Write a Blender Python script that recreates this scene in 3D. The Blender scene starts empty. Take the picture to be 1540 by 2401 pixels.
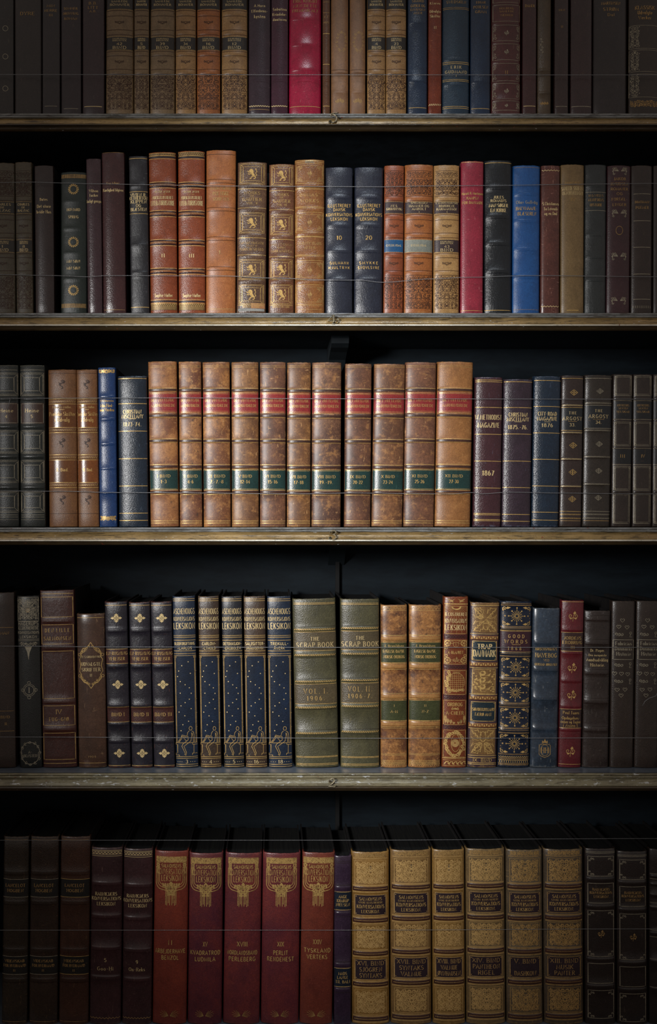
import bpy, math, random
from mathutils import Vector, Matrix
from mathutils.geometry import tessellate_polygon
random.seed(7)
SC = bpy.context.scene
COL = SC.collection
# ------------------------------------------------------------------ camera, light, exposure
PX = 0.0007          # metres per photo pixel on the plane of the shelf fronts (y = 0)
DIST = 1.75          # camera to shelf fronts
CX, CV = 640.0, 1220.0   # photo pixel the camera looks straight at
EYE = 1.0            # camera height
def lin(c):
    c = c / 255.0
    return c / 12.92 if c <= 0.04045 else ((c + 0.055) / 1.055) ** 2.4
def H(h, k=1.0):
    return tuple(min(1, lin(int(h[i:i+2], 16)) * k) for i in (0, 2, 4)) + (1,)
cam_d = bpy.data.cameras.new('camera'); cam = bpy.data.objects.new('camera', cam_d); COL.objects.link(cam)
cam.location = ((CX - 770) * PX, -DIST, EYE); cam.rotation_euler = (math.radians(90), 0, 0)
cam_d.sensor_fit = 'HORIZONTAL'; cam_d.sensor_width = 36
cam_d.lens = 36 * DIST / (1540 * PX)
cam_d.shift_x = (770 - CX) / 1540; cam_d.shift_y = (CV - 1200.5) / 1540
SC.camera = cam
SC.view_settings.view_transform = 'Standard'; SC.view_settings.look = 'None'
SC.view_settings.gamma = 1; SC.view_settings.use_curve_mapping = False
SC.view_settings.exposure = 0.0
wd = bpy.data.worlds.new('room_air'); SC.world = wd; wd.use_nodes = True
wd.node_tree.nodes['Background'].inputs[0].default_value = (1.0, 0.88, 0.80, 1)
wd.node_tree.nodes['Background'].inputs[1].default_value = 0.215
def spot(name, loc, target, energy, ax, az, size, blend, color):
    """a lamp whose pool of light on the shelves is an ellipse (ax wide, az tall half-axes in metres)"""
    d = bpy.data.lights.new(name, 'SPOT'); o = bpy.data.objects.new(name, d); COL.objects.link(o)
    v = Vector(target) - Vector(loc)
    o.location = loc; o.rotation_euler = v.to_track_quat('-Z', 'Y').to_euler()
    L = v.length
    d.spot_size = 2 * math.atan(az / L); d.spot_blend = blend; d.energy = energy
    d.shadow_soft_size = size; d.color = color
    o.scale = (ax / az, 1, 1)
    return o
spot('vignette_spot', (-1.25, -1.9, 1.32), (-0.02, 0, 1.05), 194, 0.372, 0.80, 0.22, 0.42, (1.0, 0.985, 0.97))  # added key light from the left, its oval pool shaped to make a vignette
spot('ceiling_lamp', (0.1, -1.3, 2.9), (0.0, 0, 1.18), 46, 0.44, 0.56, 0.12, 0.7, (0.82, 0.91, 1.0))
# ------------------------------------------------------------------ helpers
def px(x, v, y):
    k = PX * (DIST + y) / DIST
    return Vector(((CX - 770) * PX + (x - CX) * k, y, EYE + (CV - v) * k))
def mesh(name, verts, faces, mat, parent=None, smooth=True, loc=None, rot=None):
    me = bpy.data.meshes.new(name); me.from_pydata(verts, [], faces); me.update()
    if smooth:
        me.shade_smooth()
    me.materials.append(mat)
    o = bpy.data.objects.new(name, me); COL.objects.link(o)
    if parent: o.parent = parent
    if loc: o.location = loc
    if rot: o.rotation_euler = rot
    return o
def empty(name, loc, label, cat, group=None):
    o = bpy.data.objects.new(name, None); COL.objects.link(o); o.location = loc
    tag(o, label, cat, group); return o
def tag(o, label, cat, group=None):
    o['label'] = label; o['category'] = cat
    if group: o['group'] = group
def box(V, F, x0, x1, y0, y1, z0, z1):
    b = len(V)
    V += [(x0,y0,z0),(x1,y0,z0),(x1,y1,z0),(x0,y1,z0),(x0,y0,z1),(x1,y0,z1),(x1,y1,z1),(x0,y1,z1)]
    F += [tuple(b+i for i in f) for f in ((0,3,2,1),(4,5,6,7),(0,1,5,4),(1,2,6,5),(2,3,7,6),(3,0,4,7))]
class N:
    def __init__(s, name):
        s.m = bpy.data.materials.new(name); s.m.use_nodes = True; s.t = s.m.node_tree
        s.b = s.t.nodes['Principled BSDF']
    def n(s, typ, **kw):
        nd = s.t.nodes.new('ShaderNode' + typ)
        for k, v in kw.items():
            if k[0] == '_': nd.inputs[k[1:].replace('_', ' ')].default_value = v
            else: setattr(nd, k, v)
        return nd
    def l(s, a, b): s.t.links.new(a, b)
    def mix(s, f, a, b, blend='MIX'):
        nd = s.n('Mix', data_type='RGBA', blend_type=blend)
        for i, v in ((0, f), (6, a), (7, b)):
            if hasattr(v, 'is_linked'): s.l(v, nd.inputs[i])
            else: nd.inputs[i].default_value = v
        return nd.outputs[2]
    def ramp(s, src, a, b):
        nd = s.n('MapRange'); nd.inputs[1].default_value = a; nd.inputs[2].default_value = b
        s.l(src, nd.inputs[0]); return nd.outputs[0]
    def math(s, op, a, b):
        nd = s.n('Math', operation=op)
        for i, v in ((0, a), (1, b)):
            if hasattr(v, 'is_linked'): s.l(v, nd.inputs[i])
            else: nd.inputs[i].default_value = v
        return nd.outputs[0]
_M = {}
def leather(c1, c2=None, rough=.42, grain=.5, gs=900, mott=.5, spots=0, wear='a07a50', wamt=.35, scratch=.25, kind='grain', ks=1.0):
    key = (c1, c2, rough, grain, gs, mott, spots, wear, wamt, scratch, kind)
    if key in _M: return _M[key]
    q = N('leather_' + c1); tc = q.n('TexCoord'); oi = q.n('ObjectInfo')
    w = q.math('MULTIPLY', oi.outputs['Random'], 40.0)
    def noise(scale, detail=3, rough_=.6, stretch=None):
        nd = q.n('TexNoise', noise_dimensions='4D', _Scale=scale, _Detail=detail, _Roughness=rough_)
        if stretch:
            mp = q.n('Mapping'); mp.inputs['Scale'].default_value = stretch
            q.l(tc.outputs['Object'], mp.inputs[0]); q.l(mp.outputs[0], nd.inputs['Vector'])
        else: q.l(tc.outputs['Object'], nd.inputs['Vector'])
        q.l(w, nd.inputs['W']); return nd.outputs[0]
    A = H(c1); B_ = H(c2) if c2 else tuple(x * .62 for x in A[:3]) + (1,)
    n1 = noise(22, 5, .65); col = q.mix(q.ramp(n1, .5 - .2 / max(mott, .05) * .5, .5 + .2 / max(mott, .05) * .5), B_, A)
    n2 = noise(240, 5, .75); col = q.mix(q.math('MULTIPLY', q.ramp(n2, .44, .66), .75 * min(1, mott + .3)), col, B_)
    n3 = noise(75, 6, .7, (1, 1, .6)); col = q.mix(q.math('MULTIPLY', q.ramp(n3, .5, .68), .5), col, tuple(x * .55 for x in B_[:3]) + (1,))
    n5 = noise(650, 2, .6); col = q.mix(q.math('MULTIPLY', q.ramp(n5, .5, .66), .42), col, tuple(x * .5 for x in B_[:3]) + (1,))
    n4 = noise(520, 3, .7); col = q.mix(q.math('MULTIPLY', q.ramp(n4, .54, .7), .38), col, tuple(min(1, x * 1.7 + .01) for x in A[:3]) + (1,))
    if spots:
        s1 = noise(130, 4, .75); col = q.mix(q.math('MULTIPLY', q.ramp(s1, .57, .66), spots), col, (.045, .022, .014, 1))
        s2 = noise(95, 5, .7); col = q.mix(q.math('MULTIPLY', q.ramp(s2, .54, .64), .25 + spots * .5), col, H('c08a50'))
    if scratch:
        s = noise(60, 3, .6, (6, 6, 1.2)); s2 = noise(60, 3, .6, (1.5, 1, 5))
        k = q.math('MULTIPLY', q.math('MAXIMUM', q.ramp(s, .645, .70), q.ramp(s2, .66, .71)), scratch)
        col = q.mix(k, col, H(wear))
    g = q.n('SeparateXYZ'); q.l(tc.outputs['Generated'], g.inputs[0])
    e = q.math('ABSOLUTE', q.math('SUBTRACT', g.outputs[2], .5), 0)
    ew = q.math('MULTIPLY', q.ramp(q.math('ADD', e, q.math('MULTIPLY', noise(180, 3), .05)), .512, .53), wamt)
    col = q.mix(ew, col, H(wear))
    q.l(col, q.b.inputs['Base Color'])
    q.b.inputs['Roughness'].default_value = rough * .86; q.b.inputs['Specular IOR Level'].default_value = .68
    q.b.inputs['Sheen Weight'].default_value = 0.0
    if kind == 'grain':
        v = q.n('TexVoronoi', _Scale=gs, feature='SMOOTH_F1'); q.l(tc.outputs['Object'], v.inputs['Vector']); hgt = v.outputs[0]
        hgt = q.math('ADD', hgt, q.math('MULTIPLY', noise(420, 4, .7), .7))
    elif kind == 'crinkle':
        hgt = q.math('ADD', noise(gs * .45, 5, .75, (1, 1, .4)), q.math('MULTIPLY', noise(gs * 1.3, 3, .7, (1, 1, .6)), .5))
    elif kind == 'weave':
        wv = q.n('TexWave', wave_type='BANDS', bands_direction='DIAGONAL', _Scale=gs * .5, _Distortion=2.0)
        q.l(tc.outputs['Object'], wv.inputs['Vector']); hgt = wv.outputs[1]
    else: hgt = noise(gs * .4, 4, .6)
    bp = q.n('Bump', _Strength=min(1, grain * .75), _Distance=.0009 if kind == 'crinkle' else .0005); q.l(hgt, bp.inputs['Height'])
    q.l(bp.outputs[0], q.b.inputs['Normal'])
    _M[key] = q.m; return q.m
def foil(name, c, metal=.35, rough=.38, worn=.35, under='3a2a1c'):
    key = ('foil', name)
    if key in _M: return _M[key]
    q = N(name); tc = q.n('TexCoord')
    nd = q.n('TexNoise', _Scale=160, _Detail=4, _Roughness=.7); q.l(tc.outputs['Object'], nd.inputs['Vector'])
    q.l(q.mix(q.math('MULTIPLY', q.ramp(nd.outputs[0], .5, .68), worn), H(c), H(under)), q.b.inputs['Base Color'])
    q.b.inputs['Metallic'].default_value = metal; q.b.inputs['Roughness'].default_value = rough
    _M[key] = q.m; return q.m
def plain(name, c, rough=.7, c2=None, scale=40, bump=0, metal=0, stretch=None, spec=.4, lo=.4, hi=.65):
    key = ('plain', name)
    if key in _M: return _M[key]
    q = N(name); tc = q.n('TexCoord'); nd = q.n('TexNoise', _Scale=scale, _Detail=6, _Roughness=.65)
    mp = q.n('Mapping'); q.l(tc.outputs['Object'], mp.inputs[0]); q.l(mp.outputs[0], nd.inputs['Vector'])
    if stretch: mp.inputs['Scale'].default_value = stretch
    q.l(q.mix(q.ramp(nd.outputs[0], lo, hi), H(c), H(c2 or c)), q.b.inputs['Base Color'])
    q.b.inputs['Roughness'].default_value = rough; q.b.inputs['Metallic'].default_value = metal
    q.b.inputs['Specular IOR Level'].default_value = spec
    if bump:
        bp = q.n('Bump', _Strength=bump, _Distance=.001); q.l(nd.outputs[0], bp.inputs['Height']); q.l(bp.outputs[0], q.b.inputs['Normal'])
    _M[key] = q.m; return q.m
GOLD = foil('gold_leaf', 'd8b26c', .35, .36, .55); PALE = foil('pale_gold', 'e2c890', .25, .4, .3)
FADE = foil('faded_gold', 'b8935a', .25, .45, .6); SILV = foil('tarnished_gilt', 'a79e88', .3, .45, .5, '3a342c')
BLIND = foil('blind_tooling_brown', '3c2010', 0, .5, .2, '2e180c'); DBLIND = foil('blind_tooling_dark', '241a12', 0, .5, .2, '100c08')
EMB = foil('embossed_gilt', 'd8b070', .3, .36, .45, '6a4a26')
# ------------------------------------------------------------------ a stroke alphabet
def A(cx, cy, rx, ry, a0, a1, n=9):
    return [(cx + rx * math.cos(math.radians(a0 + (a1 - a0) * i / n)), cy + ry * math.sin(math.radians(a0 + (a1 - a0) * i / n))) for i in range(n + 1)]
v1 = [(.08, 0), (.08, 1)]
_P = [(.08, 1)] + A(.3, .75, .22, .25, 90, -90) + [(.08, .5)]
G = {
'A': (.66, [[(0,0),(.32,1),(.64,0)], [(.11,.34),(.53,.34)]]),
'B': (.6, [v1, [(.08,1)]+A(.29,.76,.19,.24,90,-90)+[(.08,.52)], [(.29,.52)]+A(.31,.26,.23,.26,90,-90)+[(.08,0)]]),
'C': (.66, [A(.36,.5,.3,.5,48,312,13)]),
'D': (.66, [v1, [(.08,1)]+A(.26,.5,.34,.5,90,-90,11)+[(.08,0)]]),
'E': (.56, [v1, [(.08,1),(.5,1)], [(.08,.52),(.42,.52)], [(.08,0),(.52,0)]]),
'F': (.52, [v1, [(.08,1),(.5,1)], [(.08,.52),(.42,.52)]]),
'G': (.7, [A(.36,.5,.3,.5,48,335,13)+[(.64,.42),(.42,.42)]]),
'H': (.66, [v1, [(.58,0),(.58,1)], [(.08,.52),(.58,.52)]]),
'I': (.18, [[(.09,0),(.09,1)]]),
'J': (.42, [[(.33,1),(.33,.22)]+A(.18,.22,.15,.22,0,-150,6)]),
'K': (.64, [v1, [(.56,1),(.1,.42)], [(.24,.56),(.6,0)]]),
'L': (.52, [v1, [(.08,0),(.5,0)]]),
'M': (.82, [[(.06,0),(.12,1),(.41,.12),(.7,1),(.76,0)]]),
'N': (.68, [[(.08,0),(.08,1),(.6,0),(.6,1)]]),
'O': (.72, [A(.36,.5,.31,.5,0,360,16)]),
'P': (.58, [v1, _P]),
'Q': (.72, [A(.36,.5,.31,.5,0,360,16), [(.4,.25),(.68,-.1)]]),
'R': (.62, [v1, _P, [(.28,.5),(.6,0)]]),
'S': (.56, [A(.28,.74,.21,.26,35,270,9)+A(.28,.24,.23,.24,85,-145,9)]),
'T': (.6, [[(.3,0),(.3,1)], [(.02,1),(.58,1)]]),
'U': (.64, [[(.08,1),(.08,.3)]+A(.32,.3,.24,.3,180,360,8)+[(.56,1)]]),
'V': (.64, [[(0,1),(.32,0),(.64,1)]]),
'W': (.9, [[(0,1),(.22,0),(.44,.9),(.66,0),(.88,1)]]),
'X': (.62, [[(.02,0),(.58,1)], [(.02,1),(.6,0)]]),
'Y': (.6, [[(.3,0),(.3,.45)], [(0,1),(.3,.45),(.6,1)]]),
'Z': (.58, [[(.05,1),(.54,1),(.04,0),(.56,0)]]),
'Æ': (.9, [[(0,0),(.4,1),(.84,1)], [(.4,1),(.44,0),(.86,0)], [(.13,.34),(.43,.34)], [(.43,.54),(.76,.54)]]),
'Ø': (.72, [A(.36,.5,.31,.5,0,360,16), [(.08,-.06),(.64,1.06)]]),
'Å': (.66, [[(0,0),(.32,1),(.64,0)], [(.11,.34),(.53,.34)], A(.32,1.14,.08,.1,0,360,8)]),
'Ü': (.64, [[(.08,1),(.08,.3)]+A(.32,.3,.24,.3,180,360,8)+[(.56,1)], [(.2,1.14),(.2,1.24)], [(.44,1.14),(.44,1.24)]]),
'Ö': (.72, [A(.36,.5,.31,.5,0,360,16), [(.24,1.14),(.24,1.24)], [(.48,1.14),(.48,1.24)]]),
'0': (.58, [A(.28,.5,.23,.5,0,360,14)]), '1': (.3, [[(.02,.82),(.16,1),(.16,0)]]),
'2': (.54, [A(.26,.73,.2,.27,165,-35,9)+[(.04,0),(.5,0)]]),
'3': (.54, [A(.24,.76,.2,.24,150,-80,9), A(.24,.27,.23,.27,88,-150,9)]),
'4': (.58, [[(.42,0),(.42,1),(.02,.3),(.56,.3)]]),
'5': (.54, [[(.48,1),(.12,1),(.08,.56)]+A(.25,.31,.23,.31,110,-145,10)]),
'6': (.56, [A(.45,.5,.38,.5,100,180,6)+A(.27,.29,.21,.29,180,540,14)]),
'7': (.52, [[(.04,1),(.48,1),(.18,0)]]),
'8': (.56, [A(.27,.76,.18,.24,0,360,12), A(.27,.27,.23,.27,0,360,14)]),
'9': (.56, [A(.1,.5,.38,.5,-80,0,6)+A(.27,.71,.21,.29,0,360,14)]),
'.': (.2, [[(.08,0),(.08,.09)]]), ',': (.2, [[(.1,.1),(.04,-.14)]]), '-': (.42, [[(.06,.42),(.36,.42)]]),
"'": (.18, [[(.09,1),(.06,.75)]]), '!': (.2, [[(.09,.3),(.09,1)], [(.09,0),(.09,.08)]]),
'a': (.5, [A(.22,.3,.18,.3,0,360,11), [(.41,.6),(.42,0)]]), 'b': (.5, [[(.07,0),(.07,1)], A(.26,.3,.19,.3,0,360,11)]),
'c': (.46, [A(.25,.3,.2,.3,50,310,9)]), 'd': (.52, [A(.23,.3,.18,.3,0,360,11), [(.42,0),(.42,1)]]),
'e': (.48, [[(.06,.32),(.43,.32)]+A(.25,.3,.19,.3,5,310,10)]), 'f': (.34, [[(.13,0),(.13,.8)]+A(.26,.8,.13,.18,180,50,5), [(.02,.6),(.3,.6)]]),
'g': (.5, [A(.23,.3,.18,.3,0,360,11), [(.42,.6),(.42,-.08)]+A(.24,-.08,.18,.2,0,-150,6)]),
'h': (.48, [[(.07,0),(.07,1)], A(.23,.4,.16,.2,180,0,6)+[(.39,0)]]), 'i': (.18, [[(.08,0),(.08,.6)], [(.08,.78),(.08,.9)]]),
'j': (.2, [[(.12,.6),(.1,-.2)], [(.12,.78),(.12,.9)]]), 'k': (.46, [[(.07,0),(.07,1)], [(.38,.6),(.09,.26)], [(.18,.36),(.42,0)]]),
'l': (.18, [[(.08,0),(.08,1)]]), 'm': (.72, [[(.07,0),(.07,.6)], A(.2,.4,.13,.2,180,0,6)+[(.33,0)], A(.47,.4,.14,.2,180,0,6)+[(.61,0)]]),
'n': (.48, [[(.07,0),(.07,.6)], A(.23,.4,.16,.2,180,0,6)+[(.39,0)]]), 'o': (.5, [A(.25,.3,.19,.3,0,360,12)]),
'p': (.5, [[(.07,-.3),(.07,.6)], A(.26,.3,.19,.3,0,360,11)]), 'r': (.34, [[(.07,0),(.07,.6)], A(.23,.4,.16,.2,180,60,5)]),
's': (.42, [A(.2,.45,.15,.15,40,270,6)+A(.2,.15,.16,.15,90,-140,6)]), 't': (.32, [[(.13,.9),(.13,.1),(.28,.02)], [(.01,.6),(.28,.6)]]),
'u': (.48, [[(.07,.6),(.07,.2)]+A(.23,.2,.16,.2,180,360,6)+[(.39,.6),(.39,0)]]), 'v': (.44, [[(.02,.6),(.21,0),(.4,.6)]]),
'w': (.64, [[(.02,.6),(.16,0),(.31,.55),(.46,0),(.6,.6)]]), 'x': (.42, [[(.02,0),(.38,.6)], [(.02,.6),(.38,0)]]),
'y': (.44, [[(.02,.6),(.22,0)], [(.4,.6),(.14,-.28)]]), 'z': (.42, [[(.04,.6),(.36,.6),(.03,0),(.38,0)]]),
'æ': (.7, [A(.2,.3,.16,.3,0,360,10), [(.38,.32),(.65,.32)]+A(.5,.3,.15,.3,5,310,9)]),
'ø': (.5, [A(.25,.3,.19,.3,0,360,12), [(.06,-.04),(.44,.64)]]), 'å': (.5, [A(.22,.3,.18,.3,0,360,11), [(.41,.6),(.42,0)], A(.24,.82,.07,.08,0,360,7)]),
'ü': (.48, [[(.07,.6),(.07,.2)]+A(.23,.2,.16,.2,180,360,6)+[(.39,.6),(.39,0)], [(.12,.76),(.12,.86)], [(.34,.76),(.34,.86)]]),
}
# ------------------------------------------------------------------ a book
ROW = {  # shelf number: (depth of the spines behind the shelf fronts, photo row of the shelf's front top edge)
    5: (.010, 264.5), 4: (.010, 733.0), 3: (.010, 1236.5), 2: (.038, 1814.0), 1: (.030, None)}
def shelf_z(r):
    y0, v = ROW[r]
    return EYE + (CV - v) * PX if v else EYE + (CV - 2403) * PX * (DIST + y0) / DIST
NAMES = {'gilt': 'gilt_tooling', 'text': 'lettering', 'blind': 'blind_tooling', 'faded': 'lettering', 'silv': 'gilt_tooling', 'emb': 'gilt_tooling', 'fring': 'gilt_tooling', 'dblind': 'blind_tooling', 'pale': 'gilt_tooling'}
MATS = {'gilt': GOLD, 'text': PALE, 'blind': BLIND, 'faded': FADE, 'silv': SILV, 'emb': EMB, 'fring': FADE, 'dblind': DBLIND, 'pale': PALE}
class Book:
    def __init__(s, row, xb0, xb1, xt0, vtop, mat, label, b=.14, depth=.165, top='page_dark', xt1=None, dy=0):
        y0 = ROW[row][0] + dy; s.k = PX * (DIST + y0) / DIST; s.row = row; s.y0 = y0
        s.zs = shelf_z(row); s.w = (xb1 - xb0) * s.k - .0005; s.W = (xb1 - xb0)
        s.Hh = EYE + (CV - vtop) * s.k - s.zs; s.vtop = vtop
        s.b = b * s.w; s.depth = depth; s.mat = mat; s.bands = []; s.S = {}; s.Pz = {}; s.lab = []
        vb = CV - (s.zs - EYE) / s.k; s.vb = vb
        wt = (xt1 - xt0) if xt1 else (xb1 - xb0)
        xc = (xb0 + xb1) / 2; xct = xt0 + wt / 2; s.lean = math.atan((xct - xc) * s.k / s.Hh)
        p = px(xc, vb, y0)
        s.loc = Vector((p.x, y0, s.zs + abs(math.sin(s.lean)) * s.w / 2 + .0003)); s.label = label; s.top = top
        s.flat = b < .09
    # surface of the spine, local coordinates
    def sy(s, x, z):
        t = min(1, abs(x) / (s.w / 2))
        y = s.b * (1 - (1 - t ** (3.5 if s.flat else 2.1)) ** .6) if t < 1 else s.b
        for zc, h, a in s.bands:
            d = abs(z - zc) / h
            if d < 1: y -= a * min(1, (1 - d) * 2.2) * (1 - t ** 6)
        e = min(z, s.Hh - z)
        if e < .0018: y += (.0018 - max(e, 0)) * .45
        return y
    def P3(s, u, v, off):
        x = u * s.k; z = (s.vb - v) * s.k
        lim = s.w / 2 * .985
        x = max(-lim, min(lim, x))
        return (x, s.sy(x, z) - off, z)
    # drawing, in photo pixels: u from the middle of the spine, v down the photo
    def st(s, pts, w=1.0, L='gilt', closed=False): s.S.setdefault(L, []).append((pts, w, closed)); return s
    def po(s, pts, L='gilt'): s.Pz.setdefault(L, []).append(pts); return s
    def L(s, vs, w=1.1, f=.97, L='gilt'):
        for v in (vs if hasattr(vs, '__iter__') else [vs]): s.st([(-s.W / 2 * f, v), (s.W / 2 * f, v)], w, L)
        return s
    def R(s, vs, h=4, a=1.3):
        for v in (vs if hasattr(vs, '__iter__') else [vs]): s.bands.append(((s.vb - v) * s.k, h * s.k, a * s.k * .8))
        return s
    def P(s, v0, v1, col, f=.985, rough=.42, name='title_label', label=None, u=0):
        s.lab.append((v0, v1, col, f, rough, name, label, u)); return s
    def T(s, txt, v, h, w=None, u=0, serif=True, wt=.17, L='text', sp=.16):
        x = 0; out = []
        for ch in txt:
            if ch == ' ': x += .38; continue
            adv, sts = G.get(ch, G['.'])
            for p in sts: out.append([(x + a, b) for a, b in p])
            x += adv + sp
        x -= sp
        sx = (w / x) if w else h
        if sx > h * 1.9: sx = h * 1.9
        lw = wt * min(h, sx * 1.15) * .92
        for p in out:
            q = [(u + (a - x / 2) * sx, v + h / 2 - b * h) for a, b in p]
            s.st(q, -lw if serif else lw, (L, v))
            if serif:
                for i, j in ((0, 1), (-1, -2)):
                    if abs(p[i][1] - p[j][1]) > .3 and p[i][1] in (0, 1) and abs(p[i][0] - p[j][0]) < .5:
                        e = q[i]; r = .13 * min(h, sx)
                        s.st([(e[0] - r, e[1]), (e[0] + r, e[1])], lw * .5, (L, v))
        return s
    def ring(s, u, v, r, w=1, L='gilt', ry=None, n=16): return s.st([(u + a, v + b) for a, b in A(0, 0, r, ry or r, 0, 360, n)], w, L)
    def dot(s, u, v, r, L='gilt', n=7): return s.po([(u + a, v + b) for a, b in A(0, 0, r, r, 0, 360 - 360 / n, n - 1)], L)
    def frame(s, u0, u1, v0, v1, w=1, L='gilt'): return s.st([(u0, v0), (u1, v0), (u1, v1), (u0, v1), (u0, v0)], w, L)
    def spiral(s, u, v, r, turns=1.4, d=1, rot=0, w=1, L='gilt', r0=.12):
        n = int(9 * turns) + 2
        return s.st([(u + d * r * (r0 + (1 - r0) * i / n) * math.cos(rot + 6.283 * turns * i / n), v + r * (r0 + (1 - r0) * i / n) * math.sin(rot + 6.283 * turns * i / n)) for i in range(n + 1)], w, L)
    def scroll(s, u0, u1, v0, v1, cell=9, L='blind', w=1.1, seed=1, leaf=True):
        """an arabesque of curling stems, mirrored about the middle"""
        rnd = random.Random(seed); ny = max(1, round((v1 - v0) / cell)); uc = (u0 + u1) / 2
        nx = max(1, round((u1 - u0) / 2 / cell)); cx_ = (u1 - u0) / 2 / nx; cy_ = (v1 - v0) / ny
        for j in range(ny):
            for i in range(nx):
                rot = rnd.random() * 6.28; tn = 1.1 + rnd.random() * .5; d = rnd.choice((-1, 1)); a = rnd.random() * 6.28
                for m in (-1, 1):
                    cu = uc + m * (i + .5) * cx_; cv = v0 + (j + .5) * cy_
                    r = min(cx_, cy_) * .54
                    s.spiral(cu, cv, r, tn, d * m, rot, w, L)
                    e = (cu + m * math.cos(a) * r * 1.15, cv + math.sin(a) * r * 1.1)
                    if leaf: s.po([e, (e[0] + m * r * .25, e[1] - r * .35), (e[0] + m * r * .55, e[1] - r * .1), (e[0] + m * r * .25, e[1] + r * .3)], L)
                    s.st([(cu + m * r * math.cos(a + 2), cv + r * math.sin(a + 2)), (cu + m * r * 1.25 * math.cos(a + 2.7), cv + r * 1.2 * math.sin(a + 2.7)), (cu + m * r * .9 * math.cos(a + 3.4), cv + r * 1.3 * math.sin(a + 3.4))], w, L)
        return s
    def rope(s, v, h=4, L='gilt', step=3.0, w=1.2, f=.95, slope=1):
        n = int(s.W * f / step)
        for i in range(n):
            u = -s.W / 2 * f + (i + .5) * s.W * f / n
            s.st([(u - slope * step * .4, v + h / 2), (u + slope * step * .4, v - h / 2)], w, L)
        return s
    def dots(s, v, step=2.4, r=.7, L='gilt', f=.94):
        n = int(s.W * f / step)
        for i in range(n): s.dot(-s.W / 2 * f + (i + .5) * s.W * f / n, v, r, L, 5)
        return s
    def zig(s, v, h=4, step=5, L='gilt', w=1, f=.94):
        n = int(s.W * f / step) * 2
        return s.st([(-s.W / 2 * f + i * s.W * f / n, v + (h / 2 if i % 2 else -h / 2)) for i in range(n + 1)], w, L)
    def tri(s, v, h=6, step=6, L='gilt', f=.94):
        n = int(s.W * f / step)
        for i in range(n):
            u = -s.W / 2 * f + (i + .5) * s.W * f / n; q = step * .42
            s.po([(u - q, v - h / 2), (u + q, v - h / 2), (u, v + h / 2)], L) if i % 2 else s.po([(u - q, v + h / 2), (u, v - h / 2), (u + q, v + h / 2)], L)
        return s
    def lozenge(s, u, v, r=13, L='pale'):
        for a, b in ((1, 0), (-1, 0), (0, 1), (0, -1)):
            c = (u + a * r * .62, v + b * r * .52)
            s.po([(c[0] - r * .34, c[1]), (c[0], c[1] - r * .24), (c[0] + r * .34, c[1]), (c[0], c[1] + r * .24)], L)
            s.st([(u, v), c], 1.2, L)
        for a in (-1, 1):
            for b in (-1, 1):
                s.po([(u + a * r * .1, v + b * r * .1), (u + a * r * .42, v + b * r * .1), (u + a * r * .36, v + b * r * .42), (u + a * r * .1, v + b * r * .34)], L)
        return s
    def fleur(s, u, v, r=8, L='gilt'):
        s.st([(u - r * .1, v + r), (u, v + r * .2), (u + r * .3, v - r)], 1.1, L)
        for m in (-1, 1):
            s.spiral(u + m * r * .5, v - r * .1, r * .42, 1.1, m, 1.2, 1.1, L)
            s.po([(u, v + r * .25), (u + m * r * .75, v + r * .3), (u + m * r * .5, v + r * .65)], L)
        s.po([(u + r * .3, v - r), (u + r * .6, v - r * .6), (u + r * .2, v - r * .35), (u - r * .05, v - r * .6)], L)
        return s
    def hearts(s, u, v, r, L='silv'):
        pts = [(u, v + r)] + [(u - r * .5 + r * .5 * math.cos(t), v - r * .15 - r * .5 * math.sin(t)) for t in (3.3, 2.6, 1.9, 1.2, .4)]
        pts += [(u, v - r * .15)] + [(u + r * .5 + r * .5 * math.cos(t), v - r * .15 - r * .5 * math.sin(t)) for t in (2.7, 1.9, 1.2, .5, -.2)] + [(u, v + r)]
        return s.st(pts, 1, L)
    def build(s):
        o = empty('book', s.loc, s.label, 'book', 'old books on the shelf numbered %d' % s.row if s.row != 1 else 'old books on the bottom shelf')
        o.rotation_euler = (0, s.lean, 0)
        ns = 22; hw = s.w / 2
        xs = [hw * math.sin(math.pi / 2 * (-1 + 2 * i / ns)) for i in range(ns + 1)]
        zr = {0.0, .0006, .0013, .002, s.Hh, s.Hh - .0006, s.Hh - .0013, s.Hh - .002}
        n = 14
        for i in range(1, n): zr.add(s.Hh * i / n)
        for zc, h, a in s.bands:
            for q in (-1.02, -.85, -.6, -.4, 0, .4, .6, .85, 1.02):
                z = zc + h * q
                if .002 < z < s.Hh - .002: zr.add(z)
        zr = sorted(zr); V = []; F = []
        t = .0024; ncol = ns + 3; yb = s.b + .012
        rnd = random.Random(int(s.loc.x * 1e5) + s.row)
        nz = [rnd.uniform(-.0003, .0003) for _ in range(ns + 1)]
        for j, z in enumerate(zr):
            topr = j == len(zr) - 1; botr = j == 0
            zz = z + (.0014 if topr else 0)
            V.append((-hw, yb, zz))
            for i, x in enumerate(xs):
                V.append((x, s.sy(x, z), z + (nz[i] if topr else 0) + (.0003 if botr else 0)))
            V.append((hw, yb, zz))
        m = len(zr)
        for j in range(m - 1):
            for i in range(ncol - 1): F.append((j*ncol+i, j*ncol+i+1, (j+1)*ncol+i+1, (j+1)*ncol+i))
        base = len(V)
        for z, src in ((0, 0), (s.Hh, (m - 1) * ncol)):
            V.append((-hw + t, yb, V[src][2]))
            for i, x in enumerate(xs):
                V.append((x * (1 - t / hw), s.sy(x, s.Hh * .5 if not s.bands else .004) + t * 1.1, V[src + 1 + i][2]))
            V.append((hw - t, yb, V[src + ncol - 1][2]))
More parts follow.
